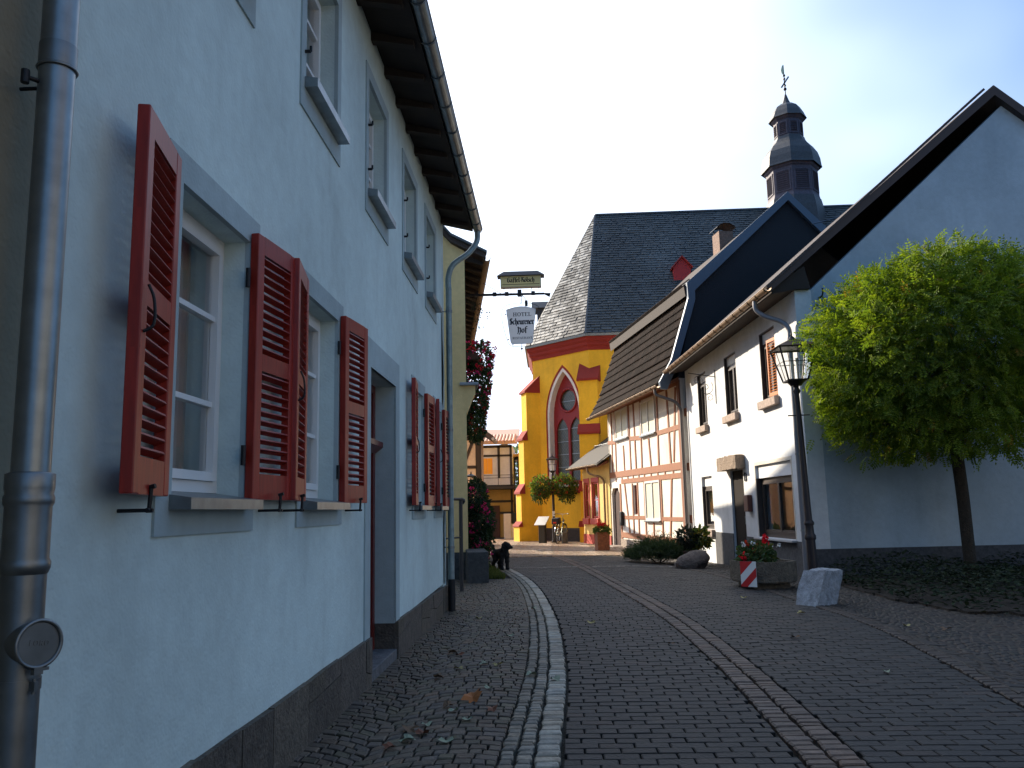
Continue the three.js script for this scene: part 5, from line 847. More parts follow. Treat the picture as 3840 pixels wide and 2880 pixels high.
{
  const r = rng(505);
  const g = thing('spreading_bush', 'low spreading needle-leaved bush before the half-timbered house', 'bush', [2.9, gy(2.9, -23.2), -23.2]);
  const S = new Soup(); bladeBush(S, r, 1500, [0, 0, 0], [0.86, 0.9], 0.5, [0.05, 0.085, 0.03]); bladeBush(S, r, 500, [0.45, 0, 0.3], [0.6, 0.5], 0.42, [0.05, 0.08, 0.03]);
  add(g, 'foliage', S.geo(false), mLeaf); add(g, 'stem', merge([0, 1, 2, 3, 4].map((k) => rod([0, -0.05, 0], [Math.cos(k * 1.3) * 0.5, 0.3, Math.sin(k * 1.3) * 0.5], 0.02, 0.008, 5))), mBark);
  // big pot with a leafy plant
  const p = thing('potted_shrub', 'leafy green shrub in a dark round pot behind the boulder', 'potted plant', [3.72, gy(3.72, -22.2), -22.2]);
  add(p, 'pot', lathe([[0.0, 0], [0.2, 0], [0.28, 0.3], [0.31, 0.38], [0.29, 0.38], [0.27, 0.33], [0, 0.33]], 20), M(0, { lin: [0.05, 0.035, 0.03], roughness: 0.7 }));
  const S2 = new Soup(); leafMass(S2, r, 260, [-0.16, 0.75, 0], [0.26, 0.24, 0.26], 0.15, 0.08, [[0.03, 0.04, 0.02], [0.05, 0.05, 0.03]], { shell: 0.3 }); leafMass(S2, r, 300, [0.17, 0.72, 0.05], [0.24, 0.26, 0.24], 0.15, 0.08, [[0.11, 0.15, 0.02], [0.09, 0.13, 0.02], [0.3, 0.24, 0.02]], { shell: 0.3 });
  add(p, 'foliage', S2.geo(false), mLeaf); add(p, 'stem', merge([rod([-0.05, 0.3, 0], [-0.15, 0.7, 0], 0.015), rod([0.05, 0.3, 0], [0.16, 0.7, 0], 0.015)]), mBark);
  // tall square planter with red geraniums
  const t = thing('tall_planter', 'tall terracotta square planter with red geraniums at the annex', 'planter', [1.86, gy(1.86, -31), -31.0], 0.2);
  const s = 0.22; add(t, 'box', merge([poly([[-s, 0], [s, 0], [s + 0.015, 0.66], [-s - 0.015, 0.66]], s, 0.03), poly([[-s, 0], [s, 0], [s + 0.015, 0.66], [-s - 0.015, 0.66]], -s + 0.03, 0.03), bx(-s, -s + 0.03, 0, 0.655, -s + 0.031, s - 0.031), bx(s - 0.03, s, 0, 0.655, -s + 0.031, s - 0.031)]), M(0, { lin: [0.36, 0.12, 0.045], roughness: 0.8, map: T.stone }));
  add(t, 'soil', bx(-s + 0.03, s - 0.03, 0.5, 0.58, -s + 0.03, s - 0.03), mt.soil);
  const S3 = new Soup(), B3 = new Soup(); leafMass(S3, r, 420, [0, 0.74, 0], [0.33, 0.16, 0.3], 0.1, 0.08, [[0.09, 0.15, 0.02], [0.12, 0.17, 0.02]], { shell: 0.3 }); for (let i = 0; i < 15; i++) blossom(B3, r, [rr(-0.2, 0.2, r), rr(0.85, 1.0, r), rr(-0.18, 0.2, r)], 0.065, [0.6, 0.012, 0.015], 14);
  add(t, 'foliage', S3.geo(false), mLeaf); add(t, 'blossoms', B3.geo(false), mPetal);
  // trees beyond the roofs
  const far = [['bushy_tree', 'pale leafy treetop showing above the barn roof', [-2.2, -0.2, -75], 2.4, 7.2, [0.12, 0.17, 0.07]], ['conifer_tree', 'small dark conifer tip above the balcony house roof', [-4.1, -0.2, -78], 0.9, 8.6, [0.05, 0.07, 0.05]]];
  for (const [n, lab, pos, R, h, col] of far) { const q = thing(n, lab, 'tree', pos); const S4 = new Soup(); if (n === 'conifer_tree') for (let k = 0; k < 8; k++) leafMass(S4, r, 220, [0, h - 0.2 - k * 0.6, 0], [0.12 + k * 0.17, 0.5, 0.12 + k * 0.17], 0.3, 0.1, [col]); else { leafMass(S4, r, 1500, [0, h - 1.5, 0], [R, 1.9, R], 0.34, 0.2, [col, [0.1, 0.15, 0.05]], { lump: 0.35 }); leafMass(S4, r, 700, [2.2, h - 1.9, 0], [1.6, 1.5, R], 0.34, 0.2, [col], { lump: 0.35 }); } add(q, 'crown', S4.geo(false), mLeaf); add(q, 'trunk', rod([0, 0, 0], [0, h - 1, 0], 0.25, 0.08), mBark); }
}
{ // concrete trough with flowers and a striped warning plate
  const r = rng(606), g = thing('flower_trough', 'chamfered stone trough of red and white flowers with striped warning plate', 'planter', [3.68, 0, -15.0], 0.12);
  const oct = (a, b, c) => [[-a + c, -b], [a - c, -b], [a, -b + c], [a, b - c], [a - c, b], [-a + c, b], [-a, b - c], [-a, -b + c]];
  const lay = (pts, hole, y0, y1) => { const q = poly(pts, 0, y1 - y0, hole ? [hole] : []); q.rotateX(Math.PI / 2); q.translate(0, y0, 0); return uvm(q); };
  const m = M(0, { lin: [0.20, 0.165, 0.125], roughness: 1, map: T.stone, bumpMap: T.roughBump, bumpScale: 0.03 });
  add(g, 'basin', lay(oct(0.47, 0.6, 0.25), oct(0.41, 0.54, 0.23), 0.12, 0.45), m); add(g, 'base', lay(oct(0.45, 0.58, 0.25), null, 0.10, 0.14), m);
  for (const z of [-0.35, 0.35]) add(g, 'foot', bx(-0.3, 0.3, -0.02, 0.10, z - 0.09, z + 0.09, 0.01), m);
  add(g, 'soil', lay(oct(0.41, 0.54, 0.23), null, 0.32, 0.40), mt.soil);
  const S = new Soup(), B = new Soup(); leafMass(S, r, 900, [-0.12, 0.52, 0.05], [0.32, 0.24, 0.42], 0.10, 0.075, [[0.05, 0.10, 0.025], [0.075, 0.13, 0.03], [0.10, 0.12, 0.03]], { shell: 0.2 });
  for (let i = 0; i < 9; i++) blossom(B, r, [-0.12 + rr(-0.3, 0.25, r), rr(0.6, 0.76, r), rr(-0.25, 0.4, r)], 0.045, [0.62, 0.05, 0.015], 14);
  blossom(B, r, [-0.02, 0.82, 0.25], 0.075, [0.65, 0.01, 0.02], 30); blossom(B, r, [-0.42, 0.52, 0.25], 0.07, [0.65, 0.01, 0.02], 26); for (const p of [[-0.36, 0.74, 0.1], [-0.22, 0.76, 0.2], [0.2, 0.72, 0.3], [0.12, 0.7, 0.1]]) blossom(B, r, p, 0.042, [0.75, 0.75, 0.72], 18);
  add(g, 'foliage', S.geo(false), mLeaf); add(g, 'blossoms', B.geo(false), mPetal);
  const pl = thing('warning_plate', 'red and white diagonally striped warning plate on the flower trough', 'sign', [3.68 - 0.372, 0.05, -15.0 + 0.52], -0.72);
  const W = 0.145, HH = 0.42; add(pl, 'plate', bx(-W, W, 0, HH, -0.006, 0), mt.white);
  const red = M(0, { lin: [0.5, 0.012, 0.015], roughness: 0.5 }), dq = 0.29;
  const clipS = (y0, y1) => { // band between two diagonals rising to the right, cut to the plate
    let p = [[-W, y0], [W, y0 + dq], [W, y1 + dq], [-W, y1]]; for (const [s, lim] of [[1, 0], [-1, HH]]) { const o = []; p.forEach((a, i) => { const b = p[(i + 1) % p.length], ia = s * (a[1] - lim) >= 0, ib = s * (b[1] - lim) >= 0; if (ia) o.push(a); if (ia !== ib) { const t = (lim - a[1]) / (b[1] - a[1]); o.push([lerp(a[0], b[0], t), lim]); } }); p = o; } return p; };
  for (const [a, b] of [[-0.12, 0.03], [0.19, 0.42]]) { const p = clipS(a, b); if (p.length > 2) add(pl, 'stripe', poly(p, 0.003, 0.003), red); }
}
function rockGeo(w, h, d, seed, rough, shear = 0, n = 10) {
  const g = new THREE.BoxGeometry(w, h, d, n, n, n), p = g.attributes.position;
  for (let i = 0; i < p.count; i++) { let x = p.getX(i), y = p.getY(i), z = p.getZ(i); const k = rough * ((fbm(x * 4 + 9 + seed, y * 4 + z * 5 + 7, 64, 4, seed) - 0.5) * 2); const L = Math.hypot(x / w, y / h, z / d) || 1; x += k * x / w / L * w; y += k * y / h / L * h; z += k * z / d / L * d; p.setXYZ(i, x + shear * (y + h / 2), y + h / 2, z); }
  g.computeVertexNormals(); return g;
}
{
  const s = thing('painted_kerbstone', 'leaning angular kerbstone painted white beside the planting bed', 'stone', [3.70, -0.03, -12.25], 0.62);
  add(s, 'block', uvm(rockGeo(0.42, 0.50, 0.38, 6, 0.10, 0.5)), M(0, { lin: [0.36, 0.39, 0.43], roughness: 0.85, map: T.stone, bumpMap: T.roughBump, bumpScale: 0.012 }));
  const b = thing('boulder', 'rounded grey brown boulder lying before the bush', 'stone', [3.33, gy(3.3, -20.4) - 0.04, -20.4], 0.2);
  const g = new THREE.IcosahedronGeometry(1, 20), p = g.attributes.position; for (let i = 0; i < p.count; i++) { const x = p.getX(i), y = p.getY(i), z = p.getZ(i), k = 0.86 + 0.34 * fbm(x * 1.6 + 9, y * 1.6 + z * 1.3 + 8, 64, 4, 66); p.setXYZ(i, x * 0.42 * k, (y * 0.25 * k + 0.18) + x * 0.10, z * 0.32 * k); } g.computeVertexNormals();
  add(b, 'rock', uvm(g), M(0, { lin: [0.17, 0.135, 0.12], roughness: 0.9, map: T.stone, bumpMap: T.roughBump, bumpScale: 0.02 }));
}
// ---------------------------------------------------------------- street lamps
function lantern(g, y0, y1, wb, wt, m) {                              // four-sided tapering lantern, roof above
  const c = (y, w) => [[-w, y, -w], [w, y, -w], [w, y, w], [-w, y, w]], B = c(y0, wb / 2), Tp = c(y1, wt / 2), h = y1 - y0, frame = [];
  for (let i = 0; i < 4; i++) { const j = (i + 1) % 4; frame.push(rod(B[i], Tp[i], 0.018, 0.018, 5), rod(B[i], B[j], 0.018, 0.018, 5), rod(Tp[i], Tp[j], 0.02, 0.02, 5)); }
  const L = add(g, 'lantern_frame', merge(frame), m);
  for (let i = 0; i < 4; i++) { const j = (i + 1) % 4, k = (p, q) => p.map((v, n) => lerp(v, q[n], 0)); const S = new Soup(); S.quad(B[i], B[j], Tp[j], Tp[i], [1, 1, 1]); const q = S.geo(); q.deleteAttribute('color'); add(L, 'pane', q, GLASS); const mid = (P) => P[i].map((v, n) => (v + P[j][n]) / 2), lv = (t) => [0, 1, 2].map((n) => [lerp(B[i][n], Tp[i][n], t), lerp(B[j][n], Tp[j][n], t)]); add(L, 'glazing_bar', merge([rod(mid(B), mid(Tp), 0.007, 0.007, 4), rod(lv(0.55).map((a) => a[0]), lv(0.55).map((a) => a[1]), 0.007, 0.007, 4)]), m); }
  const roof = new THREE.CylinderGeometry(wt * 0.12, wt * 0.80, h * 0.26, 4, 1); roof.rotateY(Math.PI / 4); roof.translate(0, y1 + h * 0.14, 0);
  const cap2 = new THREE.CylinderGeometry(0.02, wt * 0.14, h * 0.12, 4, 1); cap2.rotateY(Math.PI / 4); cap2.translate(0, y1 + h * 0.33, 0);
  add(g, 'lantern_roof', merge([uvm(roof.toNonIndexed()), uvm(cap2.toNonIndexed())]), m);
  add(g, 'finial', merge([rod([0, y1 + h * 0.36, 0], [0, y1 + h * 0.56, 0], 0.012, 0.006, 6), uvm(at(new THREE.SphereGeometry(0.022, 8, 6), 0, y1 + h * 0.44, 0))]), m);
  add(g, 'lantern_base', rod([0, y0 - h * 0.16, 0], [0, y0, 0], wb * 0.26, wb * 0.5, 10), m);
  add(g, 'lamp_tube', merge([-1, 1].map((s) => rod([s * wb * 0.15, y0 + 0.02, 0], [s * wb * 0.15, y0 + h * 0.7, 0], 0.022, 0.022, 8))), mt.white);
}
const mLampD = M(0, { lin: [0.035, 0.028, 0.03], metalness: 0.4, roughness: 0.45 });
{
  const g = thing('street_lamp', 'tall dark lamp post with glazed lantern at the white house corner', 'street lamp', [4.74, 0, -15.6]); g.rotation.z = 0.02;
  lantern(g, 3.70, 4.32, 0.36, 0.66, mLampD);
  add(g, 'post', lathe([[0.0, 0], [0.10, 0], [0.10, 0.06], [0.085, 0.1], [0.08, 0.75], [0.10, 0.78], [0.10, 0.84], [0.075, 0.88], [0.072, 1.02], [0.09, 1.04], [0.09, 1.08], [0.062, 1.12], [0.05, 3.0], [0.045, 3.45], [0.075, 3.5], [0.05, 3.55], [0.05, 3.62], [0, 3.62]], 16), mLampD);
  add(g, 'ladder_bar', rod([-0.2, 3.05, 0], [0.2, 3.05, 0], 0.012), mLampD);
}
{
  const x = 0.15, z = -40.4, g = thing('street_lamp', 'dark lamp post ringed with flower baskets before the church window', 'street lamp', [x, gy(x, z), z]);
  lantern(g, 3.42, 3.98, 0.3, 0.52, mLampD);
  add(g, 'post', lathe([[0, 0], [0.12, 0], [0.12, 0.1], [0.09, 0.14], [0.085, 0.7], [0.1, 0.74], [0.07, 0.8], [0.055, 3.25], [0.07, 3.3], [0, 3.34]], 14), mLampD);
  add(g, 'basket_arm', merge([rod([-0.85, 3.0, 0], [0.85, 3.0, 0], 0.018), tube([[-0.85, 3.0, 0], [-0.95, 3.1, 0], [-0.8, 3.2, 0], [-0.5, 3.1, 0]], 0.014, 6), tube([[0.85, 3.0, 0], [0.95, 3.1, 0], [0.8, 3.2, 0], [0.5, 3.1, 0]], 0.014, 6)]), mLampD);
  add(g, 'sticker', bx(-0.06, 0.06, 1.25, 1.5, 0.06, 0.075), mt.white);
  const r = rng(707);
  for (const s of [-1, 1]) {
    const b = thing('flower_basket', s < 0 ? 'left hanging basket of red flowers on the church lamp post' : 'right hanging basket of red flowers on the church lamp post', 'flower basket', [x + s * 0.55, gy(x, z) + 2.35, z], 0, 'flower baskets on the church lamp');
    add(b, 'basket', lathe([[0.0, 0], [0.18, 0.05], [0.28, 0.22], [0.3, 0.3], [0, 0.3]], 16), mt.brown);
    const S = new Soup(), B = new Soup(); leafMass(S, r, 1700, [0, 0.33, 0], [0.62, 0.56, 0.6], 0.12, 0.07, [[0.14, 0.20, 0.02], [0.19, 0.24, 0.02], [0.08, 0.13, 0.02]], { shell: 0.35, droop: 0.5, lump: 0.3, sd: 40 + s }); leafMass(S, r, 350, [s * 0.1, -0.12, 0.05], [0.42, 0.34, 0.4], 0.12, 0.05, [[0.05, 0.09, 0.02]], { droop: 1 });
    for (let i = 0; i < 46; i++) { const d = sphereDir(r); blossom(B, r, [d.x * 0.6, 0.32 + d.y * 0.52, d.z * 0.58], rr(0.035, 0.06, r), r() < 0.7 ? [0.6, 0.03, 0.03] : [0.6, 0.16, 0.03], 9); }
    add(b, 'foliage', S.geo(false), mLeaf); add(b, 'blossoms', B.geo(false), mPetal);
  }
}
{
  const g = thing('street_lamp', 'small distant lamp post showing beside the peach timbered house', 'street lamp', [-2.88, gy(-2.9, -30.5), -30.5]);
  lantern(g, 2.45, 2.78, 0.2, 0.36, mLampD); add(g, 'post', rod([0, 0, 0], [0, 2.4, 0], 0.06, 0.035, 10), mLampD);
}
// ---------------------------------------------------------------- hotel sign
{
  const g = thing('sign_bracket', 'black iron bar jutting from the yellow house carrying two signs', 'bracket', [-2.02, 6.68, -19.8]);
  add(g, 'bar', merge([rod([0, 0, 0], [2.02, -0.02, 0], 0.035, 0.028, 8), rod([2.02, -0.02, 0], [2.16, -0.06, 0], 0.02, 0.055, 8), bx(1.36, 1.46, -0.07, 0.09, -0.05, 0.05), ...[0.3, 0.75, 1.05, 1.7].map((x) => bx(x, x + 0.09, -0.045, 0.045, -0.04, 0.04))]), mt.black);
  add(g, 'stay_wire', rod([0, 0.62, 0], [0.95, 0.02, 0], 0.006, 0.006, 4), mt.black);
  add(g, 'wall_plate', bx(-0.01, 0.02, -0.15, 0.15, -0.08, 0.08), mt.black);
  // a broad-nib letter set for the two blackletter words
  const FG = {
    a: [0.82, [[.1, .85], [.32, 1], [.6, .85], [.6, .12], [.76, 0]], [[.6, .6], [.2, .5], [.1, .2], [.28, 0], [.6, .2]]], c: [0.66, [[.58, .85], [.35, 1], [.1, .75], [.1, .2], [.3, 0], [.58, .14]]], e: [0.7, [[.12, .5], [.58, .64], [.58, .86], [.35, 1], [.1, .75], [.1, .2], [.3, 0], [.6, .14]]],
    f: [0.6, [[.72, 1.42], [.48, 1.6], [.3, 1.35], [.3, -0.1]], [[.06, .95], [.62, .95]]], l: [0.45, [[.1, 1.6], [.22, 1.45], [.22, .15], [.42, 0]]], s: [0.68, [[.6, .88], [.32, 1], [.12, .75], [.56, .42], [.5, .1], [.22, 0], [.06, .12]]],
    h: [0.8, [[.12, 1.6], [.2, 1.42], [.2, 0]], [[.2, .75], [.45, 1], [.65, .8], [.65, .1], [.42, -.35]]], o: [0.74, [[.35, 1], [.1, .75], [.1, .2], [.35, 0], [.62, .25], [.62, .8], [.35, 1]]], u: [0.84, [[.08, .98], [.18, .85], [.18, .2], [.35, 0], [.64, .2]], [[.55, .98], [.64, .85], [.64, .1], [.8, 0]]],
    r: [0.64, [[.08, .98], [.2, .85], [.2, .1], [.32, 0]], [[.2, .75], [.44, 1], [.6, .85]]], n: [0.84, [[.08, .98], [.2, .85], [.2, .02]], [[.2, .75], [.45, 1], [.64, .8], [.64, .1], [.8, 0]]],
    G: [1.0, [[.82, 1.42], [.5, 1.6], [.16, 1.3], [.16, .3], [.42, 0], [.8, .18], [.8, .8], [.5, .98]]], K: [1.0, [[.12, 1.6], [.24, 1.42], [.22, 0]], [[.78, 1.45], [.55, 1.6], [.3, .92], [.74, .72], [.76, .12], [.92, 0]]],
    S: [1.05, [[.88, 1.38], [.52, 1.6], [.18, 1.3], [.32, 1.0], [.8, .72], [.86, .3], [.5, 0], [.08, .12]], [[.5, 1.55], [.46, .05]]], H: [1.1, [[.1, 1.5], [.3, 1.38], [.3, .15], [.08, -.25]], [[.3, 1.0], [.62, 1.3], [.88, 1.0], [.82, .1], [.5, -.4]]], '-': [0.5, [[.08, .5], [.4, .56]]],
  };
  FG['ö'] = [0.74, ...FG.o.slice(1), [[.16, 1.3], [.22, 1.34]], [[.46, 1.3], [.52, 1.34]]];
  const frak = (ctx, word, cx, base, xh, nib, wmax) => {
    let w = 0; for (const ch of word) w += FG[ch][0]; const sx = Math.min(xh, wmax / w); let x = cx - w * sx / 2; const nx = nib * 0.8, ny = nib * 0.42;
    for (const ch of word) { for (const st of FG[ch].slice(1)) for (let i = 0; i + 1 < st.length; i++) { const [a, b] = [st[i], st[i + 1]].map(([u, v]) => [x + u * sx, base - v * xh]); ctx.beginPath(); ctx.moveTo(a[0] - nx / 2, a[1] + ny / 2); ctx.lineTo(a[0] + nx / 2, a[1] - ny / 2); ctx.lineTo(b[0] + nx / 2, b[1] - ny / 2); ctx.lineTo(b[0] + nx / 2, b[1] + ny / 2); ctx.lineTo(b[0] - nx / 2, b[1] + ny / 2); ctx.lineTo(a[0] - nx / 2, a[1] + ny / 2); ctx.closePath(); ctx.fill(); ctx.lineWidth = nib * 0.35; ctx.beginPath(); ctx.moveTo(...a); ctx.lineTo(...b); ctx.stroke(); } x += FG[ch][0] * sx; }
  };
  const canvas = (w, h, draw) => { const c = document.createElement('canvas'); c.width = w; c.height = h; const x = c.getContext('2d'); draw(x); const t = new THREE.CanvasTexture(c); t.colorSpace = THREE.SRGBColorSpace; t.magFilter = THREE.LinearFilter; return t; };
  const face = (pts, z, W, H, x0, y0, t) => { const g2 = new THREE.ShapeGeometry(new THREE.Shape(pts.map((p) => new THREE.Vector2(...p)))); const p = g2.attributes.position, uv = g2.attributes.uv; for (let i = 0; i < p.count; i++) uv.setXY(i, (p.getX(i) - x0) / W, (p.getY(i) - y0) / H); g2.translate(0, 0, z); return g2.toNonIndexed(); };
  // upper sign: a little hipped roof over a cream box
  const b = thing('beer_sign', 'cream box sign with little hipped roof standing on the iron bar', 'sign', [-0.57, 6.83, -19.8]);
  const W = 1.0, H = 0.27, tb = canvas(1024, 276, (x) => { x.fillStyle = '#f2e9b4'; x.fillRect(0, 0, 1024, 276); x.fillStyle = x.strokeStyle = '#16141a'; frak(x, 'Gaffel-Kölsch', 512, 160, 78, 30, 860); x.fillRect(34, 214, 956, 15); });
  add(b, 'box', poly(rect(-W / 2, W / 2, 0, H), 0.1, 0.2, [rect(-W / 2 + 0.015, W / 2 - 0.015, 0.015, H - 0.015)]), M(0, { lin: [0.62, 0.60, 0.52], roughness: 0.5 })); add(b, 'back_panel', bx(-W / 2 + 0.012, W / 2 - 0.012, 0.012, H - 0.012, -0.102, -0.098), new THREE.MeshPhysicalMaterial({ color: 0xefe9c8, roughness: 0.9, transmission: 0.75, thickness: 0 }));
  add(b, 'front_panel', face(rect(-W / 2 + 0.01, W / 2 - 0.01, 0.008, H - 0.004), 0.1035, W - 0.02, H - 0.012, -W / 2 + 0.01, 0.008, tb), new THREE.MeshPhysicalMaterial({ map: tb, roughness: 0.8, transmission: 0.5, thickness: 0, side: THREE.DoubleSide }));
  add(b, 'sign_roof', (() => { const S = new Soup(), c = [1, 1, 1], e = 0.58, f = 0.42, y0 = H + 0.004, y1 = H + 0.14, A = [[-e, y0, 0.17], [e, y0, 0.17], [e, y0, -0.17], [-e, y0, -0.17]], Bt = [[-f, y1, 0.03], [f, y1, 0.03], [f, y1, -0.03], [-f, y1, -0.03]]; for (let i = 0; i < 4; i++) { const j = (i + 1) % 4; S.quad(A[i], A[j], Bt[j], Bt[i], c); } S.quad(A[3], A[2], A[1], A[0], c); S.quad(Bt[0], Bt[1], Bt[2], Bt[3], c); const q = S.geo(); q.deleteAttribute('color'); return q; })(), M(0, { lin: [0.035, 0.028, 0.03], roughness: 0.6 }));
  add(b, 'sign_leg', merge([-0.42, -0.25, 0.26, 0.44].map((x) => rod([x, -0.13, 0], [x, 0.0, 0], 0.006, 0.006, 5))), mt.black);
  // shield sign
  const s = thing('hotel_sign', 'white shield-shaped hotel and restaurant sign hanging from the iron bar', 'sign', [-0.585, 5.42, -19.8]);
  const hw = 0.365, bw = 0.27, HH = 0.93; const outline = []; outline.push([-bw + 0.05, 0], [bw - 0.05, 0], [bw - 0.01, 0.02], [bw + 0.005, 0.07], [hw, 0.86]); for (let i = 1; i < 8; i++) { const t = i / 8; outline.push([hw - 2 * hw * t, 0.86 + 0.075 * Math.sin(Math.PI * t)]); } outline.push([-hw, 0.86], [-bw - 0.005, 0.07], [-bw + 0.01, 0.02]);
  const ts = canvas(768, 980, (x) => { x.fillStyle = '#eef0f3'; x.fillRect(0, 0, 768, 980); x.fillStyle = x.strokeStyle = '#1d2733'; x.textAlign = 'center'; x.font = 'bold 140px serif'; x.fillText('HOTEL', 410, 262, 480); x.font = 'bold 78px serif'; x.fillText('RESTAURANT', 405, 858, 510); frak(x, 'Scheurener', 395, 470, 98, 36, 625); frak(x, 'Hof', 400, 690, 100, 40, 260); });
  add(s, 'panel', poly(outline, 0.015, 0.03, [outline.map(([x, y]) => [x * 0.955, y * 0.955 + 0.02])]), mt.white); add(s, 'panel_back', face(outline.map(([x, y]) => [x * 0.985, y * 0.985 + 0.007]), -0.0185, 2 * hw, 0.935, -hw, 0, ts), new THREE.MeshPhysicalMaterial({ color: 0xe4e4e2, roughness: 0.9, transmission: 0.75, thickness: 0, side: THREE.DoubleSide }));
  add(s, 'panel_face', face(outline.map(([x, y]) => [x * 0.985, y * 0.985 + 0.007]), 0.0185, 2 * hw, 0.935, -hw, 0, ts), new THREE.MeshPhysicalMaterial({ map: ts, roughness: 0.8, transmission: 0.5, thickness: 0, side: THREE.DoubleSide }));
  add(s, 'wire_frame', merge([tube([[0, -0.06, 0], [-0.25, -0.05, 0], [-0.33, 0.05, 0], [-0.44, 0.9, 0], [0, 1.02, 0], [0.44, 0.9, 0], [0.33, 0.05, 0], [0.25, -0.05, 0], [0, -0.06, 0]], 0.006, 5, true, 90), rod([0, 0, 0], [0, -0.22, 0], 0.007, 0.007, 5), uvm(at(new THREE.OctahedronGeometry(0.035), 0, -0.12, 0)), ...[[-0.35, 0.75], [0.35, 0.75], [-0.3, 0.12], [0.3, 0.12], [-0.2, -0.02], [0.2, -0.02]].map(([x, y]) => uvm(at(new THREE.OctahedronGeometry(0.022), x * 1.08, y, 0)))]), mt.black);
  add(s, 'hanger', merge([rod([0.0, 0.98, 0], [0.04, 1.22, 0], 0.008, 0.008, 5), rod([0.04, 1.22, 0], [0.13, 1.1, 0], 0.008, 0.008, 5), bx(0.1, 0.17, 0.94, 1.08, -0.03, 0.03)]), mt.black);
}
// ---------------------------------------------------------------- dog
{
  const g = thing('black_dog', 'curly black dog standing on the kerb stones, head turned right', 'dog', [-1.22, gy(-1.2, -20.5), -20.5], 0.62);
  const bones = [[[0, .385, -.2, .105], [0, .40, .10, .12]], [[0, .41, .08, .11], [0, .50, .17, .085]], [[0, .50, .17, .075], [.02, .575, .2, .07]], [[.01, .59, .19, .085], [.03, .58, .22, .075]], [[.03, .565, .23, .055], [.125, .535, .25, .034]], [[-.055, .60, .17, .035], [-.085, .49, .19, .04]], [[.055, .60, .15, .035], [.07, .49, .13, .04]],
    [[0, .42, -.28, .05], [-.02, .50, -.33, .03]], [[-.02, .50, -.33, .03], [-.03, .56, -.34, .042]]];
  for (const s of [-1, 1]) bones.push([[s * .075, .36, .12, .068], [s * .08, .2, .125, .047]], [[s * .08, .2, .125, .047], [s * .08, .035, .135, .042]], [[s * .08, .028, .14, .036], [s * .08, .026, .175, .03]], [[s * .07, .37, -.2, .092], [s * .085, .25, -.14, .06]], [[s * .085, .25, -.14, .055], [s * .085, .15, -.25, .04]], [[s * .085, .15, -.25, .042], [s * .085, .035, -.225, .042]], [[s * .085, .028, -.22, .036], [s * .085, .026, -.185, .03]]);
  const body = sdfMesh((x, y, z) => { let d = 1; for (const [a, b] of bones) d = smin(d, cap(x, y, z, a, b), 0.032); return d + 0.011 * (fbm(x * 34 + 50, y * 34 + z * 30 + 60, 512, 2, 13) - 0.5) * 2; }, [0, .33, -.05], .46, 84);
  add(g, 'body', body, M(0, { lin: [0.009, 0.009, 0.010], roughness: 0.95 }));
  for (const s of [-1, 1]) add(g, 'eye', uvm(at(new THREE.SphereGeometry(0.011, 8, 6), .075 + s * 0.012, .60, .225 + s * .035)), M(0, { lin: [0.01, 0.006, 0.004], roughness: 0.15 }));
  add(g, 'nose', uvm(at(new THREE.SphereGeometry(0.017, 8, 6), .158, .54, .255)), M(0, { lin: [0.012, 0.01, 0.01], roughness: 0.3 }));
}
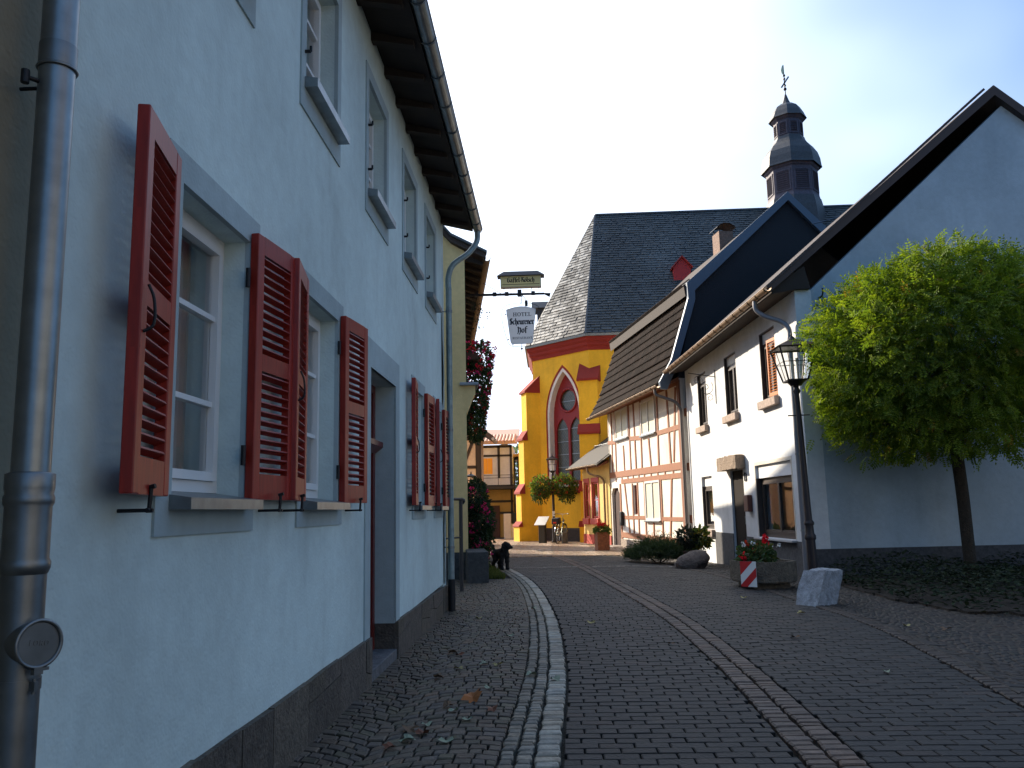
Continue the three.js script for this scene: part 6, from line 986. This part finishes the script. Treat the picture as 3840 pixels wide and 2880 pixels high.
// ---------------------------------------------------------------- bicycle and information board by the church
{
  const g = thing('bicycle', 'parked bicycle with rear bag leaning by the church lamp post', 'bicycle', [0.48, gy(0.4, -40), -39.7], 1.28);
  g.rotation.z = 0.04; g.scale.setScalar(1.22);
  const fr = M(0, { lin: [0.10, 0.12, 0.10], metalness: 0.6, roughness: 0.35 }), rub = M(0, { lin: [0.015, 0.015, 0.016], roughness: 0.8 }), chr = M(0, { lin: [0.6, 0.6, 0.6], metalness: 1, roughness: 0.18 });
  for (const x of [-0.52, 0.54]) {
    const w = add(g, 'wheel', uvm(at(new THREE.TorusGeometry(0.335, 0.02, 8, 40), x, 0.355, 0)), rub); add(w, 'rim', uvm(at(new THREE.TorusGeometry(0.31, 0.010, 6, 40), x, 0.355, 0)), chr);
    add(w, 'spokes', merge(Array.from({ length: 20 }, (_, k) => { const a = k / 20 * 6.283; return rod([x, 0.355, (k % 2 - 0.5) * 0.05], [x + 0.31 * Math.cos(a), 0.355 + 0.31 * Math.sin(a), 0], 0.0018, 0.0018, 3); })), chr); add(w, 'hub', rod([x, 0.355, -0.05], [x, 0.355, 0.05], 0.022, 0.022, 10), chr);
    const pts = []; for (let i = 0; i <= 14; i++) { const a = 0.1 + i / 14 * 2.7; pts.push([x + 0.37 * Math.cos(a), 0.355 + 0.37 * Math.sin(a), 0]); } add(g, 'mudguard', tube(pts, 0.022, 6), chr);
  }
  add(g, 'frame', merge([rod([-0.52, 0.355, 0.04], [-0.08, 0.28, 0.02], 0.011), rod([-0.52, 0.355, -0.04], [-0.08, 0.28, -0.02], 0.011), rod([-0.08, 0.28, 0], [-0.2, 0.86, 0], 0.017), rod([-0.08, 0.28, 0], [0.36, 0.78, 0], 0.019), rod([-0.19, 0.76, 0], [0.34, 0.84, 0], 0.016), rod([-0.52, 0.355, 0.04], [-0.19, 0.74, 0.01], 0.009), rod([-0.52, 0.355, -0.04], [-0.19, 0.74, -0.01], 0.009)]), fr);
  add(g, 'fork', merge([rod([0.37, 0.74, 0], [0.33, 0.95, 0], 0.018), rod([0.38, 0.72, 0.04], [0.54, 0.355, 0.045], 0.012), rod([0.38, 0.72, -0.04], [0.54, 0.355, -0.045], 0.012), rod([0.38, 0.73, -0.04], [0.38, 0.73, 0.04], 0.014)]), fr);
  add(g, 'handlebar', merge([rod([0.33, 0.95, 0], [0.31, 1.08, 0], 0.013), tube([[0.14, 1.1, -0.29], [0.26, 1.11, -0.24], [0.34, 1.1, -0.1], [0.34, 1.09, 0], [0.34, 1.1, 0.1], [0.26, 1.11, 0.24], [0.14, 1.1, 0.29]], 0.012, 7)]), chr);
  for (const s of [-1, 1]) add(g, 'grip', rod([0.12, 1.1, s * 0.295], [0.24, 1.11, s * 0.25], 0.018), rub);
  add(g, 'saddle', (() => { const q = new THREE.SphereGeometry(0.13, 14, 8), p = q.attributes.position; for (let i = 0; i < p.count; i++) { const x = p.getX(i), t = (x + 0.13) / 0.26; p.setXYZ(i, x, p.getY(i) * 0.35, p.getZ(i) * lerp(0.8, 0.28, t)); } q.computeVertexNormals(); return uvm(at(q, -0.22, 0.95, 0)); })(), rub); add(g, 'seat_post', rod([-0.2, 0.84, 0], [-0.215, 0.93, 0], 0.013), chr);
  add(g, 'crank', merge([uvm(at(new THREE.TorusGeometry(0.085, 0.012, 6, 24), -0.08, 0.28, 0.05)), rod([-0.08, 0.28, 0.06], [-0.02, 0.13, 0.08], 0.012), rod([-0.08, 0.28, -0.06], [-0.14, 0.43, -0.08], 0.012)]), chr); for (const [x, y, z] of [[-0.02, 0.13, 0.12], [-0.14, 0.43, -0.12]]) add(g, 'pedal', bx(x - 0.045, x + 0.045, y - 0.012, y + 0.012, z - 0.045, z + 0.045), rub);
  add(g, 'rack', merge([rod([-0.2, 0.74, 0.05], [-0.78, 0.75, 0.06], 0.007), rod([-0.2, 0.74, -0.05], [-0.78, 0.75, -0.06], 0.007), rod([-0.52, 0.355, 0.06], [-0.6, 0.75, 0.06], 0.006), rod([-0.52, 0.355, -0.06], [-0.6, 0.75, -0.06], 0.006)]), chr);
  add(g, 'rear_bag', bx(-0.82, -0.42, 0.76, 1.0, -0.14, 0.14, 0.04), M(0, { lin: [0.025, 0.025, 0.03], roughness: 0.7 })); add(g, 'rear_reflector', bx(-0.84, -0.825, 0.8, 0.86, -0.06, 0.06), M(0, { lin: [0.5, 0.01, 0.01], roughness: 0.3 })); add(g, 'headlight', uvm(at(new THREE.SphereGeometry(0.045, 10, 8), 0.44, 0.84, 0)), chr);
  const b = thing('information_board', 'slanted white information board on dark stand beside the church lamp', 'sign', [-0.42, gy(-0.4, -40), -40.2], -0.5);
  add(b, 'stand', bx(-0.17, 0.17, 0, 0.92, -0.14, 0.08, 0.02), M(0, { lin: [0.02, 0.02, 0.022], roughness: 0.6 }));
  add(b, 'panel', at(bx(-0.30, 0.30, -0.012, 0.012, -0.3, 0.3, 0.005), 0, 1.05, 0.02, 0, 0.72), M(0, { lin: [0.78, 0.78, 0.74], roughness: 0.35 }));
  const k = thing('stone_bollard', 'short square stone block standing before the parked bicycle', 'bollard', [0.62, gy(0.6, -39.2), -39.2], 0.2);
  add(k, 'block', uvm(rockGeo(0.24, 0.52, 0.22, 3, 0.02, 0, 5)), M(0, { lin: [0.16, 0.15, 0.12], map: T.stone, bumpMap: T.roughBump, bumpScale: 0.01 }));
}
// ---------------------------------------------------------------- fallen leaves
{
  const shape = (k) => { const S = new Soup(), n = 14, r = rng(900 + k), pts = []; for (let i = 0; i < n; i++) { const a = i / n * 6.283, rad = (0.6 + 0.4 * Math.abs(Math.cos(a * 2.5))) * (i % 2 ? 0.72 : 1) * 0.055; pts.push([Math.cos(a) * rad, 0.010 + 0.012 * Math.sin(a * 2 + k) + r() * 0.006, Math.sin(a) * rad * 0.85]); } for (let i = 0; i < n; i++) S.tri([0, 0.006, 0], pts[(i + 1) % n], pts[i], [1, 1, 1]); const g = S.geo(); g.deleteAttribute('color'); return g; };
  const geos = [0, 1, 2, 3].map(shape), cols = { 'pale green': [0.26, 0.29, 0.20], 'dull brown': [0.13, 0.075, 0.04], 'yellowish': [0.36, 0.30, 0.12], 'reddish brown': [0.17, 0.06, 0.03] }, mats = Object.fromEntries(Object.entries(cols).map(([n, c]) => [n, new THREE.MeshPhysicalMaterial({ color: new THREE.Color().setRGB(...c), roughness: 0.8, side: THREE.DoubleSide })]));
  const spots = [[-0.92, -5.35, 'pale green', 1.25], [-0.68, -5.32, 'pale green', 1.3], [-0.85, -5.5, 'reddish brown', 1.2], [-0.95, -5.6, 'dull brown', 1.3], [-1.0, -5.2, 'reddish brown', 1], [-0.86, -5.72, 'pale green', 0.9], [-0.72, -6.1, 'pale green', 1], [-0.78, -6.25, 'dull brown', 1.2], [-0.45, -6.15, 'reddish brown', 1.1], [-0.6, -5.85, 'pale green', 0.9], [-0.53, -6.85, 'pale green', 0.9], [-0.86, -7.7, 'yellowish', 0.9], [-0.65, -7.9, 'pale green', 1], [-0.52, -7.85, 'yellowish', 1], [-0.99, -7.3, 'dull brown', 1.3], [-0.2, -7.35, 'pale green', 1.4], [0.0, -7.15, 'pale green', 1.2], [-1.02, -8.55, 'dull brown', 1.3], [-0.93, -8.4, 'reddish brown', 1.1], [-0.5, -9.6, 'pale green', 1.2], [-0.98, -11.2, 'yellowish', 1.3], [-0.28, -12.2, 'pale green', 1.1], [0.46, -10.6, 'yellowish', 1.3], [2.55, -9.2, 'dull brown', 1.1], [2.75, -7.3, 'pale green', 0.9], [3.2, -11.2, 'yellowish', 1.2], [2.9, -13.1, 'yellowish', 1.2], [1.2, -8.9, 'dull brown', 0.8], [4.3, -9.6, 'dull brown', 1.2], [4.0, -9.9, 'yellowish', 1]];
  const r = rng(808);
  spots.forEach(([x, z, c, k], i) => { const m = add(scene, 'fallen_leaf', geos[i % 4], mats[c]); m.position.set(x, gy(x, z) + 0.012, z); m.rotation.set(rr(-0.15, 0.15, r), r() * 6.28, rr(-0.15, 0.15, r)); m.scale.setScalar(k); m.userData = { label: `small ${c} fallen leaf ${x > 2 ? (z < -10.5 ? 'on the far right-hand paving' : 'on the near right-hand paving') : x > 0.2 ? 'on the middle lane' : x > -0.3 ? 'beside the kerb setts' : z > -5.65 ? 'in the nearest cluster on the cobbles' : z > -7 ? 'near the large orange leaf' : z > -8.2 ? 'on the cobbles before the door step' : 'on the cobbles beyond the door'}`, category: 'leaf', group: 'fallen leaves on the paving' }; });
  const m = add(scene, 'fallen_leaf', geos[0], new THREE.MeshPhysicalMaterial({ color: new THREE.Color().setRGB(0.36, 0.12, 0.03), roughness: 0.8, side: THREE.DoubleSide })); m.position.set(-0.62, 0.02, -6.45); m.rotation.set(0.3, 1, 0.2); m.scale.setScalar(1.9); m.userData = { label: 'large curled orange fallen leaf on the cobbles', category: 'leaf' };
}
{ // service cable between the dark gable and the white house roof
  const c = add(scene, 'service_cable', tube([[8.7, 10.35, -26.1], [9.6, 10.55, -26.0], [10.6, 11.0, -25.8], [12.4, 12.2, -25.4]], 0.02, 6), M(0, { lin: [0.05, 0.08, 0.12], roughness: 0.6 }));
  c.userData = { label: 'thin dark service cable running from the dark gable to the white roof', category: 'cable' };
}
renderer.render(scene, camera);
